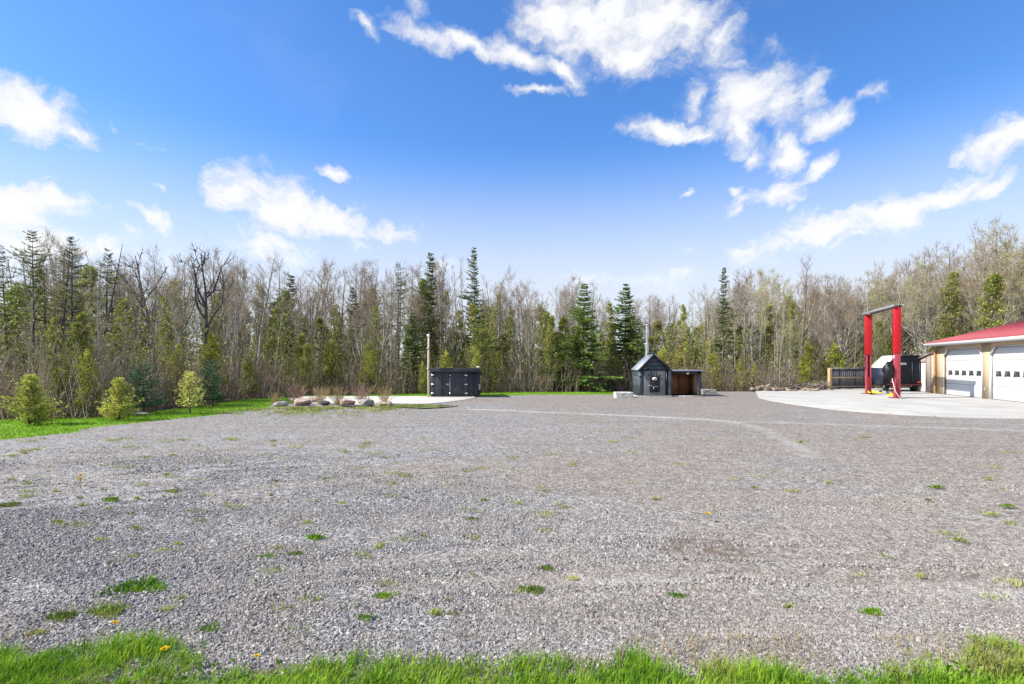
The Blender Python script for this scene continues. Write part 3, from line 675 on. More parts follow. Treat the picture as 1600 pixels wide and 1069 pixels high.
# ------------------------------------------------------------------ dark board fence with its timber end post
fz0 = Vector((XZ(1297, 0, 30.2)[0], 30.2, CZ)); fz1 = Vector((XZ(1366, 0, 31.0)[0], 31.0, CZ)); fd = fz1-fz0; FL = fd.length
fen = thing('board_fence', 'low dark board fence with pale end post beside the concrete pad', 'fence', fz0, math.atan2(fd.y, fd.x))
pb = MB(); rn = random.Random(3); x = .1
while x < FL: pb.box(x, .0, .03+rn.uniform(0, .03), x+.14, .025, 1.22+rn.uniform(-.03, .02)); x += .152
part('board_panel', pb, 'weathered_fence', fen)
part('top_rail', B(-.03, -.05, 1.24, FL, .06, 1.28), 'steel', fen)
part('middle_rail', B(0.14, -.045, .66, FL*.72, -.004, .75), 'cedar_post', fen, bev=.004)
part('bottom_rail', B(0.14, -.045, .14, FL, -.004, .22), 'weathered', fen, bev=.004)
part('end_post', B(-.09, -.07, 0, .09, .09, 1.25), 'cedar_post', fen, bev=.008)

# ------------------------------------------------------------------ black low shed on the pad
shx0 = XZ(673, 0, 23.5)[0]; shx1 = XZ(745.5, 0, 23.5)[0]; SW = shx1-shx0
sh = thing('storage_shed', 'low black board shed with double doors and white hinges beside the pole', 'shed', (shx0, 23.5, .03), 0)
SD = 2.3; hf = 1.27; hb = .98
def wallprof(mb, x0, x1):
    v = [(x0, 0, 0), (x0, SD, 0), (x0, SD, hb), (x0, 0, hf)]; v += [(x1, b_, c) for _, b_, c in v]
    return mb.ngon(v, [[0, 3, 2, 1], [4, 5, 6, 7], [0, 1, 5, 4], [1, 2, 6, 5], [2, 3, 7, 6], [3, 0, 4, 7]])
part('wall', wallprof(MB(), 0, SW), 'shed_black', sh)
rr = MB(); sl = (hb-hf)/SD; o1 = .14
v = [(-.14, -o1, hf-sl*o1), (SW+.12, -o1, hf-sl*o1), (SW+.12, SD+.1, hb+sl*.1), (-.14, SD+.1, hb+sl*.1)]; v = [(a, b_, c+.004) for a, b_, c in v]
v += [(a, b_, c+.05) for a, b_, c in v]
rr.ngon(v, [[3, 2, 1, 0], [4, 5, 6, 7], [0, 1, 5, 4], [1, 2, 6, 5], [2, 3, 7, 6], [3, 0, 4, 7]])
part('roof', rr, 'roof_grey', sh)
part('roof_board', B(-.16, -.17, hf-.10, SW+.14, -.142, hf+.075), 'shed_trim', sh, bev=.005)
part('lamp', B(SW-.02, -.13, hf+.08, SW+.12, .0, hf+.16), 'lime_paint', sh, bev=.03)
dw = .81
for k, (x0, x1, hx, hd) in enumerate(((.04, .04+dw, .04, 1), (.06+dw, .06+2*dw, .06+2*dw, -1))):
    d = part('door', B(x0, -.03, .06, x1, -.003, hf-.12), 'shed_black', sh, bev=.003)
    for z in (.19, .60, 1.02):
        hm = MB(); x_a = hx; x_b = hx+hd*.15
        v = [(x_a, -.034, z-.035), (x_a, -.034, z+.035), (x_b, -.034, z+.008), (x_b, -.034, z-.008)]; v += [(a, b_-.012, c) for a, b_, c in v]
        fs = [[0, 1, 2, 3], [7, 6, 5, 4], [0, 4, 5, 1], [1, 5, 6, 2], [2, 6, 7, 3], [3, 7, 4, 0]]
        hm.ngon(v, fs); hm.tube([(hx, -.04, z-.04), (hx, -.04, z+.04)], .014, 6, True)
        part('hinge', hm, 'chrome', d)
rod = MB(); rod.tube([(.06+dw+.02, -.05, .18), (.06+dw+.02, -.05, 1.03)], .013, 6, True); rod.box(dw+.05, -.06, .15, dw+.12, -.035, .22); rod.box(dw+.05, -.06, .99, dw+.12, -.035, 1.05)
part('bolt_rod', rod, 'chrome', sh)
part('latch', MB().box(dw-.10, -.06, .59, dw+.06, -.035, .63).box(dw-.03, -.06, .56, dw+.0, -.03, .66), 'chrome', sh)
part('corner_board', MB().box(SW-.08, -.018, 0, SW+.018, -.002, hf-.02).box(SW+.002, -.002, 0, SW+.018, .09, hf-.03), 'shed_trim', sh)
part('wall_box', B(SW+.004, .9, .3, SW+.08, 1.12, .58), 'lime_paint', sh, bev=.01)

pl = thing('timber_pole', 'thin pale wooden pole standing left of the low black shed', 'pole', (XZ(669.5, 0, 23.2)[0], 23.2, 0))
part('post', MB().tube([(0, 0, -.1), (0, 0, 1.4), (.01, 0, 2.80)], [.052, .048, .04], 8, True), 'pale_post', pl, True)
part('lamp_head', MB().tube([(0, 0, 2.78), (0, 0, 2.82), (0, 0, 2.88), (0, 0, 2.92)], [.05, .075, .07, .03], 10, True), 'lime_paint', pl, True)
part('clamp', B(-.07, -.06, 1.30, .06, .06, 1.36), 'steel', pl); part('clamp', B(-.08, -.055, 2.25, .05, .055, 2.29), 'steel', pl)

# ------------------------------------------------------------------ outdoor furnace hut with open wood store
fx0, _ = XZ(997.5, 0, 24.0); fx1, _ = XZ(1046.5, 0, 24.0); FW = fx1-fx0; FD = 1.15
hut = thing('furnace_hut', 'black gabled wood furnace hut with silver chimney on concrete base', 'hut', (fx0, 24.0, .08), 0)
eh = 1.27-.05; ap = 2.0-.05
v = [(0, 0, 0), (FW, 0, 0), (FW, 0, eh), (FW/2, 0, ap), (0, 0, eh)]; v += [(a, FD, c) for a, _, c in v]
part('wall', MB().ngon(v, [[0, 1, 2, 3, 4], [9, 8, 7, 6, 5], [1, 0, 5, 6], [2, 1, 6, 7], [3, 2, 7, 8], [4, 3, 8, 9], [0, 4, 9, 5]]), 'hut_siding', hut)
rr = MB(); sl = (ap-eh)/(FW/2)
for sgn in (-1, 1):
    xo = FW/2+sgn*(FW/2+.05); zo = eh-.05*sl
    v = [(FW/2, -.10, ap+.006), (FW/2, FD+.1, ap+.006), (xo, FD+.1, zo+.006), (xo, -.10, zo+.006)]; v += [(a, b_, c+.05) for a, b_, c in v]
    rr.ngon(v, [[0, 1, 2, 3], [7, 6, 5, 4], [0, 4, 5, 1], [1, 5, 6, 2], [2, 6, 7, 3], [3, 7, 4, 0]])
part('roof', rr, 'hut_roof', hut)
part('ridge_cap', B(FW/2-.1, -.11, ap+.04, FW/2+.1, FD+.11, ap+.085), 'shed_trim', hut, bev=.02)
gb = MB()
for sgn in (-1, 1):
    v = [(FW/2, -.13, ap+.05), (FW/2, -.13, ap-.06), (FW/2+sgn*(FW/2+.05), -.13, eh-.05*sl-.06), (FW/2+sgn*(FW/2+.05), -.13, eh-.05*sl+.05)]
    v += [(a, -.102, c) for a, _, c in v]; gb.ngon(v, [[0, 1, 2, 3], [7, 6, 5, 4], [0, 4, 5, 1], [1, 5, 6, 2], [2, 6, 7, 3], [3, 7, 4, 0]])
part('barge_board', gb, 'shed_trim', hut)
lap = MB()
for k in range(4):
    z0 = eh+.02+k*.185; z1 = z0+.17; hw = lambda z: (ap-z)/sl-.03
    if hw(z1) < .05: z1 = ap-.08
    v = [(FW/2-hw(z0), -.03, z0), (FW/2+hw(z0), -.03, z0), (FW/2+max(.02, hw(z1)), -.012, z1), (FW/2-max(.02, hw(z1)), -.012, z1)]
    v += [(a, -.002, c) for a, _, c in v]; lap.ngon(v, [[0, 1, 2, 3], [7, 6, 5, 4], [0, 4, 5, 1], [1, 5, 6, 2], [2, 6, 7, 3], [3, 7, 4, 0]])
part('gable_board', lap, 'hut_siding', hut)
part('lintel', B(.22, -.05, eh-.05, FW-.05, -.003, eh+.02), 'shed_trim', hut)
part('side_board', MB().box(.0, -.03, 0, .19, -.003, eh-.04), 'hut_panel', hut)
pn = part('front_panel', B(.25, -.045, .03, FW-.22, -.003, eh-.06), 'steel_grey', hut, bev=.01)
part('door_gap', B(FW-.20, -.02, .03, FW-.07, -.003, eh-.06), 'soot', hut)
part('door_strap', B(FW-.185, -.035, .75, FW-.155, -.02, eh-.12), 'galv', hut)
part('right_post', B(FW-.06, -.06, 0, FW+.05, -.003, eh-.02), 'hut_panel', hut, bev=.005)
fdx0, fdx1 = .50, .98
fdn = part('firebox_door', B(fdx0, -.09, .16, fdx1, -.046, .92), 'soot', pn, bev=.02)
part('door_handle', MB().tube([(fdx0-.03, -.12, .50), (fdx0+.10, -.12, .46), (fdx0+.20, -.12, .40), (fdx0+.30, -.12, .44), (fdx0+.42, -.12, .43)], .013, 6, True).tube([(fdx0+.20, -.12, .40), (fdx0+.17, -.12, .30)], .012, 6, True), 'galv', fdn, True)
pn2 = MB(); a = np.linspace(0, 2*math.pi, 20, endpoint=False)
ev = [(.74+.115*math.cos(t), -.096, .79+.075*math.sin(t)) for t in a]+[(.74+.115*math.cos(t), -.088, .79+.075*math.sin(t)) for t in a]
pn2.ngon(ev, [list(range(20))]+[[(i+1) % 20, i, 20+i, 20+(i+1) % 20] for i in range(20)])
em = part('emblem', pn2, 'lime_paint', fdn)
st_ = MB()
for t in range(8):
    c, s_ = math.cos(t*math.pi/4), math.sin(t*math.pi/4)
    st_.add([(.74-.009*s_, -.099, .79+.009*c), (.74+.009*s_, -.099, .79-.009*c), (.74+.05*c, -.099, .79+.045*s_)], t=[(0, 1, 2)])
part('emblem_star', st_, 'red_dark', em)
part('lamp', MB().tube([(.33, -.05, eh+.03), (.33, -.13, eh+.03)], [.09, .075], 12, True), 'soot', hut, True)
part('vent_slot', MB().box(.03, -.045, .86, .13, -.03, .93), 'soot', hut)
sc_ = MB(); 
for k in range(4): sc_.box(1.02, -.058, .50+k*.06, 1.14, -.046, .525+k*.06)
part('notice', sc_, 'galv', pn)
soot = MB(); rn = random.Random(8)
for k in range(5):
    x = .46+k*.12; soot.box(x, -.051, .92, x+.05, -.0455, .98+rn.uniform(.02, .15))
part('smoke_streaks', soot, 'soot', pn)
cx_ = XZ(1011, 0, 24.9)[0]-fx0
ch = part('chimney', MB().tube([(cx_, .9, 1.35), (cx_, .9, 2.45)], .085, 14).tube([(cx_, .9, 2.45), (cx_, .9, 3.40)], .06, 14), 'galv', hut, True)
part('collar', MB().tube([(cx_, .9, 2.42), (cx_, .9, 2.48)], .095, 14, True), 'galv', ch); part('cap', MB().tube([(cx_, .9, 3.34), (cx_, .9, 3.42)], [.072, .06], 14, True), 'galv', ch)
hb0 = .0
part('concrete_base', B(-.22, -.16, -.09, FW+.06, FD+.1, .0), 'concrete', hut, bev=.01)

LW = XZ(1096, 0, 24.1)[0]-fx1
ws = thing('wood_store', 'open fronted lean-to wood store with rust brown boards beside furnace hut', 'lean-to', (fx1+.056, 24.15, .06), 0)
lh = 1.22; ld = 1.35; w = LW-.06
part('back_wall', B(0, ld, 0, w, ld+.04, lh-.06), 'rusty_boards', ws)
part('left_wall', B(0, .02, 0, .04, ld, lh-.06), 'rusty_boards', ws)
part('right_wall', B(w-.10, .05, 0, w-.06, ld, lh-.06), 'sunlit_boards', ws)
part('outer_wall', B(w-.058, .0, 0, w-.02, ld+.04, lh-.04), 'hut_panel', ws)
part('front_post', B(w-.16, -.03, 0, w-.0, .05, lh-.06), 'hut_panel', ws, bev=.005)
part('header', B(0, -.03, lh-.18, w, .02, lh-.06), 'shed_trim', ws)
part('roof', MB().box(-.05, -.12, lh-.055, w+.06, ld+.15, lh), 'hut_roof', ws, bev=.005)
part('lamp', B(w*.52, -.08, lh-.20, w*.52+.12, -.032, lh-.12), 'lime_paint', ws, bev=.015)
part('floor', B(0.04, .02, -.05, w-.1, ld, .03), 'soot', ws)
part('sill', B(-.02, -.14, -.06, w+.05, .018, .02), 'concrete_warm', ws)

# ------------------------------------------------------------------ rocks
def rock_mesh(name, mat, sx, sy, sz, seed, boxy=0, sub=3):
    import bmesh
    bm = bmesh.new(); bmesh.ops.create_icosphere(bm, subdivisions=sub, radius=1)
    r = random.Random(seed); off = Vector((r.uniform(-9, 9),)*3)
    from mathutils import noise as mn
    planes = [(Vector((r.gauss(0, 1), r.gauss(0, 1), r.gauss(0, .7))).normalized(), r.uniform(.5, .8)) for _ in range(11)]
    for v in bm.verts:
        p = v.co.copy()
        if boxy:
            m_ = max(abs(p.x), abs(p.y), abs(p.z)); p = p.lerp(p/m_, boxy)
        for nrm, d in planes:
            k = p.dot(nrm)
            if k > d and not boxy: p -= nrm*(k-d)*.85
        p *= 1+(.12*mn.noise(p*1.7+off)+.05*mn.noise(p*5+off))*(1-boxy*.6)
        v.co = Vector((p.x*sx, p.y*sy, p.z*sz))
    me = bpy.data.meshes.new(name); bm.to_mesh(me); bm.free(); me.materials.append(M[mat]); return me
def rock(px, py, wpx, hpx, mat, label, seed, group=None, boxy=0, rz=0, name='boulder', cat='boulder', dep=.8):
    x, y = P(px, py); k = y/F; w = wpx*k/2; h = hpx*k
    o = link(name, rock_mesh(name, mat, w, w*dep, h*(.55 if boxy else .50), seed, boxy, 4 if boxy else 3), loc=(x, y+w*dep*.7, h*.38+.02)); o.rotation_euler.z = rz
    return tag(o, label, cat, group)
G = 'boulders edging the planting bed'
rock(438, 637, 30, 11, 'granite_grey', 'rounded grey boulder at the left end of the planting bed row', 1, G)
rock(466, 636, 36, 15, 'granite_pink', 'large pink granite boulder second from the left in the bed', 2, G)
rock(505, 635.5, 19, 10, 'granite_dark', 'small dark boulder between the pink and the red boulders', 3, G)
rock(484, 631, 26, 12, 'granite_pink', 'pale pink boulder set back behind the large pink boulder', 9, G)
rock(541, 636, 30, 12, 'granite_red', 'red brown boulder in the middle of the bed row', 4, G)
rock(571, 635, 24, 14, 'granite_grey', 'pointed pale grey boulder behind the flat dark slab', 5, G)
rock(594, 636, 24, 8, 'granite_pink', 'low pink boulder near the right end of the bed', 6, G)
rock(609, 637, 11, 11, 'granite_pink', 'small upright pink boulder at the right end of the bed', 7, G)
rock(558, 638.2, 64, 6, 'slate', 'flat dark slate slab lying in front of the pink boulders', 8, G, name='stone_slab', cat='stone slab', dep=.35)
rock(214, 652, 38, 9, 'granite_grey', 'grey rock lying in the grass between young spruces', 12, dep=.6)
rock(976, 623, 28, 10, 'limestone', 'pale squared limestone block left of the furnace hut', 13, boxy=.97, name='stone_block', cat='stone block')
rock(1108, 617, 22, 8.5, 'granite_grey', 'grey squared stone block right of the wood store', 14, boxy=.97, name='stone_block', cat='stone block')
rock(963, 611.5, 26, 6.5, 'granite_dark', 'low dark rock at the forest edge left of furnace hut', 15)
rock(1330+0, 609.5, 12, 5, 'granite_grey', 'small grey rock lying at the foot of the dark fence', 16)

# ------------------------------------------------------------------ split wood heap and brush
rn = random.Random(21)
def pxj(a, b): return rn.uniform(a, b)
logm = MB().tube([(-.28, 0, 0), (-.27, 0, 0), (.27, 0, 0), (.28, 0, 0)], [.07, .085, .08, .07], 9, True).mesh('log', M['log'], False)
for i in range(34):
    px = pxj(1176, 1226) if i < 24 else pxj(1226, 1282); hh = max(0, 1-abs(px-1198)/30) if i < 24 else .15
    x, y = P(px, pxj(611.5, 613.2)); z = .09+rn.random()*hh*.22
    o = link('log', logm, loc=(x, y, z)); o.rotation_euler = (rn.uniform(-.3, .3), rn.uniform(-.4, .4), rn.uniform(-1.5, 1.5)); s = rn.uniform(.6, 1.15); o.scale = (s, s*rn.uniform(.8, 1.3), s)
    if i < 24: tag(o, 'short pale split log in the heap at the forest edge', 'log', 'logs heaped at the forest edge')
    else: tag(o, 'short pale log lying in the brush left of the dark fence', 'log', 'logs lying in the brush beside the fence')
rng = np.random.default_rng(77)
br = MB()
for i in range(230):
    px = rng.uniform(1205, 1292); Y = rng.uniform(29.4, 31.4); x = (px-800)/F*Y; z = rng.uniform(.0, .40)*(.3+.9*max(0, (px-1235)/60))
    L = rng.uniform(.4, 1.3); a = rng.uniform(0, 6.28); t = rng.normal(0, .45)
    d = np.array([math.cos(a), math.sin(a), t]); p = np.array([x, Y, z+.05]); br.tube([p-d*L/2, p+rng.normal(0, .03, 3), p+d*L/2], [.03, .022, .01], 4)
tag(link('brush_pile', br.mesh('brush_pile', M['bark'])), 'tangled pile of cut branches left of the dark fence', 'brush pile', kind='stuff')

# ------------------------------------------------------------------ trees
def path(p0, d0, L, n, wob, up, rng):
    pts = [np.array(p0, float)]; d = np.array(d0, float); d /= np.linalg.norm(d)
    for i in range(n):
        d = d+rng.normal(0, wob, 3)+np.array([0, 0, up]); d /= np.linalg.norm(d); pts.append(pts[-1]+d*L/n)
    return np.array(pts)
def interp(pts, t):
    k = t*(len(pts)-1); i = min(int(k), len(pts)-2); f = k-i
    return pts[i]*(1-f)+pts[i+1]*f, pts[i+1]-pts[i]

def bare_tree(seed, H=9, r0=.10, first=.35, spread=.75, nl=15, twigs=True, buds=0, lean=(0, 0), wob=.04, up=.16, k=6, nt=5, fork=0):
    """returns trunk MB, crown MB, bud MB"""
    rng = np.random.default_rng(seed); tr = MB(); cr = MB(); bd = MB()
    tp = path((0, 0, -.15), (lean[0], lean[1], 1), H, 12, wob, .05, rng)
    rad_ = r0*(1-np.linspace(0, 1, 13))**.85+.010
    tr.tube(tp, rad_, k)
    tips = []
    stems = [(tp, r0, first, nl)]
    for f in range(fork):
        t = rng.uniform(.25, .5); p, d = interp(tp, t); a = rng.uniform(0, 6.28)
        fp = path(p, (math.cos(a)*.5, math.sin(a)*.5, 1), H*(1-t)*rng.uniform(.75, .95), 9, wob*1.3, .12, rng)
        tr.tube(fp, r0*.6*(1-np.linspace(0, 1, 10))**.8+.008, k); stems.append((fp, r0*.6, .2, nl//2))
    for tp_, rr_, fs, nn in stems:
        Ls = np.linalg.norm(tp_[-1]-tp_[0])
        for i in range(nn):
            t = fs+(1-fs)*((i+rng.random())/nn); p, d = interp(tp_, min(t, .98)); a = rng.uniform(0, 6.28)
            L = Ls*.36*spread*(1.12-t)*rng.uniform(.6, 1.2)+.3
            e = rng.uniform(.45, 1.2)
            b = path(p, (math.cos(a), math.sin(a), e), L, 6, .13, up, rng); rb = max(.008, rr_*(1-t)*.5+.006)
            tr.tube(b, rb*(1-np.linspace(0, .85, 7)), 4)
            for j in range(nt+1):
                t2 = .2+.8*rng.random(); p2, d2_ = interp(b, min(t2, .99)); d2_ = d2_/np.linalg.norm(d2_)
                b2 = path(p2, d2_+rng.normal(0, .55, 3), L*rng.uniform(.3, .6), 4, .15, up*.9, rng)
                cr.tube(b2, np.linspace(.010, .004, 5), 3)
                if twigs:
                    for m in range(nt):
                        p3, d3_ = interp(b2, rng.uniform(.15, .99)); d3_ = d3_/np.linalg.norm(d3_)
                        b3 = path(p3, d3_+rng.normal(0, .6, 3), rng.uniform(.18, .55), 2, .15, .15, rng)
                        cr.tube(b3, (.0062, .0045, .002), 3); tips.append(b3[-1]); tips.append(b3[1])
    if buds and tips:
        T = np.array(tips); idx = rng.integers(0, len(T), buds); p = T[idx]+rng.normal(0, .05, (buds, 3))
        bd.kites(p, rng.normal(size=(buds, 3)), rng.uniform(.035, .08, buds), .02, rng)
    return tr, cr, bd

def conifer(seed, H=7, R=1.5, z0=.06, power=.8, nlev=44, nb=6, fill=1.0, droop=-.12, leaf=.17, deadlow=0, lean=0, rnd=.25, side=3, r0=.085):
    rng = np.random.default_rng(seed); tr = MB(); cr = MB(); dead = MB()
    tp = path((0, 0, -.15), (lean, 0, 1), H+.15, 10, .012, .03, rng); tr.tube(tp, r0*(1-np.linspace(0, .97, 11)), 7)
    Pp = []; Dd = []; Ll = []
    gapn = rng.uniform(0, 6.28, 8)
    for i in range(nlev):
        t = z0+(1-z0)*((i+rng.random()*.8)/nlev); p, _ = interp(tp, min(t, .995))
        prof = (1-t)**power; 
        if t < .25: prof *= .75+t
        for j in range(nb):
            if rng.random() > fill*(1.15-.2*math.sin(i*.7)): continue
            a = rng.uniform(0, 6.28); L = R*prof*rng.uniform(1-rnd*1.6, 1+rnd)*(1+rnd*.9*math.sin(a+gapn[0]+5*t))*(1+rnd*.6*math.sin(gapn[1]+23*t))*(1+.15*math.sin(2*a+gapn[i % 8]*.3))+.07
            el = droop+.5*t*t+rng.normal(0, .10)
            isdead = t < deadlow and rng.random() < .85
            d = (math.cos(a), math.sin(a), el)
            b = path(p, d, L, 4, .06, .035 if not isdead else -.05, rng)
            (dead if isdead else tr).tube(b, np.linspace(.018, .005, 5)*(.5+H/12), 3)
            if isdead:
                for m in range(3):
                    q0, dq = interp(b, rng.uniform(.3, .95)); dead.tube([q0, q0+dq*.7+rng.normal(0, .12, 3)+np.array([0, 0, -.07])], (.006, .002), 3)
                continue
            ns = max(3, int(L/.085)); ts = np.linspace(.12, 1, ns)
            for t2 in ts:
                q0, dq = interp(b, min(t2, .999)); dq = dq/np.linalg.norm(dq)
                lat = np.cross(dq, (0, 0, 1)); lat /= np.linalg.norm(lat)+1e-9
                w = L*.34*(1-t2)*1.0+.05
                for m in range(side):
                    s_ = rng.choice((-1, 1)); Pp.append(q0+lat*s_*w*rng.uniform(0, .8)+rng.normal(0, .02, 3)); Dd.append(dq*.9+lat*s_*rng.uniform(.2, 1)+np.array([0, 0, rng.uniform(-.35, .2)])); Ll.append(leaf*rng.uniform(.6, 1.25)*(1.05-.4*t))
    Pp = np.array(Pp); Dd = np.array(Dd); Ll = np.array(Ll)
    cr.kites(Pp, Dd, Ll, Ll*.22, rng)
    return tr, cr, dead

def cedar(seed, H=6, R=1.2, z0=.12, n=130, leaf=.12, clump=.30, power=.55, per=60, r0=.08, stems=1):
    """upright sprays in many separate clumps round leaning limbs"""
    rng = np.random.default_rng(seed); tr = MB(); cr = MB()
    Pp = []; Dd = []
    for s_ in range(stems):
        tp = path((rng.normal(0, .15)*(stems > 1), rng.normal(0, .15)*(stems > 1), -.15), (rng.normal(0, .06), rng.normal(0, .06), 1), H*(1 if s_ == 0 else rng.uniform(.6, .9)), 10, .03, .04, rng)
        tr.tube(tp, r0*(1-np.linspace(0, .95, 11)), 6)
        for i in range(n//stems):
            t = z0+(1-z0)*rng.random()**.9; p, _ = interp(tp, min(t, .99)); a = rng.uniform(0, 6.28)
            L = R*((1-t)**power)*rng.uniform(.35, 1.1)+.08
            b = path(p, (math.cos(a), math.sin(a), .35), L, 4, .08, .10, rng); tr.tube(b, np.linspace(.02, .006, 5), 3)
            m = int(per*rng.uniform(.5, 1.3)); c = clump*rng.uniform(.6, 1.2)*(.5+.6*(1-t))
            tt = rng.uniform(.45, 1.05, m); base = b[0]+(b[-1]-b[0])*tt[:, None]
            Pp.append(base+rng.normal(0, 1, (m, 3))*np.array([c*.5, c*.5, c*.55])); Dd.append(rng.normal(0, .6, (m, 3))+np.array([math.cos(a)*.5, math.sin(a)*.5, .55]))
    Pp = np.concatenate(Pp); Dd = np.concatenate(Dd); L = rng.uniform(.6, 1.2, len(Pp))*leaf
    cr.kites(Pp, Dd, L, L*.30, rng)
    return tr, cr

class Proto: pass
def proto(kind, H, meshes):          # meshes: list of (part name, MB, material, smooth)
    p = Proto(); p.kind = kind; p.H = H; p.parts = [(n, mb.mesh(n, M[m], sm)) for n, mb, m, sm in meshes if mb.n]; return p
rT = random.Random(5)
def plant(p, x, y, h, label, name, cat='tree', group=None, rz=None, wide=1.0, tilt=None):
    s = h/p.H
    t = thing(name, label, cat, (x, y, 0), rT.uniform(0, 6.28) if rz is None else rz, group, (s*wide, s*wide, s))
    if tilt: t.rotation_euler.y = tilt
    for n, me in p.parts: link(n, me, t)
    return t

# prototypes
BARE = []
for i in range(7):
    a, b, c = bare_tree(100+i, 9, .085+.02*(i % 3), .28+.07*(i % 3), .62+.12*(i % 3), 17, nt=4, buds=(260 if i % 2 else 0), fork=i % 2, wob=.035)
    BARE.append(proto('bare', 9, [('trunk', a, ('bark_grey', 'bark')[i % 2], True), ('branches', b, ('twig_pale', 'twig')[i % 2], False), ('foliage', c, 'bud_brown', False)]))
BUSHY = []
for i in range(4):
    a, b, c = bare_tree(140+i, 9, .11, .14, 1.15, 24, nt=5, buds=900 if i % 2 else 500, fork=2, wob=.05, up=.12)
    BUSHY.append(proto('bushy', 9, [('trunk', a, 'bark_grey', True), ('branches', b, 'twig', False), ('foliage', c, 'bud_brown' if i < 2 else 'bud', False)]))
POLE = []
for i in range(4):
    a, b, c = bare_tree(170+i, 9, .06, .45, .42, 11, nt=3, wob=.025, up=.3)
    POLE.append(proto('pole', 9, [('trunk', a, ('bark_grey', 'birch', 'bark_grey', 'bark')[i], True), ('branches', b, 'twig_pale', False)]))
GREENB = []
for i in range(2):
    a, b, c = bare_tree(190+i, 9, .10, .3, .9, 20, nt=5, buds=5200, fork=2, wob=.04)
    GREENB.append(proto('greenb', 9, [('trunk', a, 'bark_grey', True), ('branches', b, 'twig_pale', False), ('foliage', c, 'bud', False)]))
SPRUCE = []
for i in range(3):
    a, b, c = conifer(200+i, 7, 1.6, .03, .85, 52, 8, 1.0, side=4, rnd=.3)
    SPRUCE.append(proto('spruce', 7, [('trunk', a, 'bark_dark', True), ('crown', b, 'spruce', False)]))
NARROW = []
for i in range(4):
    a, b, c = conifer(220+i, 9, 1.25, .16, .62+.08*i, 62, 6, .95, deadlow=.28, rnd=.5, leaf=.17, side=4)
    NARROW.append(proto('narrow', 9, [('trunk', a, 'bark_dark', True), ('crown', b, 'spruce_dark', False), ('dead_branches', c, 'twig', False)]))
SCRAG = []
for i in range(3):
    a, b, c = conifer(240+i, 9, 1.3, .14, .5, 44, 5, .72, droop=-.08, deadlow=.5, rnd=.45, leaf=.15, side=3, r0=.10)
    SCRAG.append(proto('scrag', 9, [('trunk', a, 'bark_dark', True), ('crown', b, 'spruce_dark', False), ('dead_branches', c, 'bark_dark', False)]))
CEDAR = []
for i in range(5):
    a, b = cedar(260+i, 7, 1.25, .10+.05*(i % 2), 120, stems=1+i % 2)
    CEDAR.append(proto('cedar', 7, [('trunk', a, 'bark', True), ('crown', b, 'cedar', False)]))
RUSTY = []
for i in range(2):
    a, b, c = conifer(290+i, 5, .9, .05, .8, 32, 5, .7, leaf=.13, rnd=.5); RUSTY.append(proto('rusty', 5, [('trunk', a, 'bark', True), ('crown', b, 'rust', False)]))
YCED = []
for i in range(3):
    a, b = cedar(280+i, 3.2, .85, .04, 70, leaf=.09, clump=.24, power=.75, per=55, r0=.04)
    YCED.append(proto('yced', 3.2, [('trunk', a, 'bark', True), ('crown', b, 'cedar_yellow', False)]))
a, b, c = conifer(300, 4, .8, .05, .9, 30, 6, .8, leaf=.13); RUST = proto('rust', 4, [('trunk', a, 'bark', True), ('crown', b, 'rust', False)])
a, b, c = conifer(302, 1.25, .60, .12, .9, 20, 8, .95, droop=.25, leaf=.075, r0=.03, side=7, rnd=.22); YOUNG = proto('young', 1.25, [('trunk', a, 'bark_dark', True), ('crown', b, 'young', False)])
a, b, c = conifer(303, 1.25, .52, .25, .75, 15, 6, .9, droop=.25, leaf=.07, r0=.03, side=6, rnd=.28); YOUNG2 = proto('young', 1.25, [('trunk', a, 'bark_dark', True), ('crown', b, 'young', False)])
a, b, c = conifer(304, 2.0, .72, .2, .4, 13, 6, .9, droop=.12, leaf=.10, r0=.05, side=6); PINE = proto('pine', 2.0, [('trunk', a, 'bark_dark', True), ('crown', b, 'pine_blue', False)])
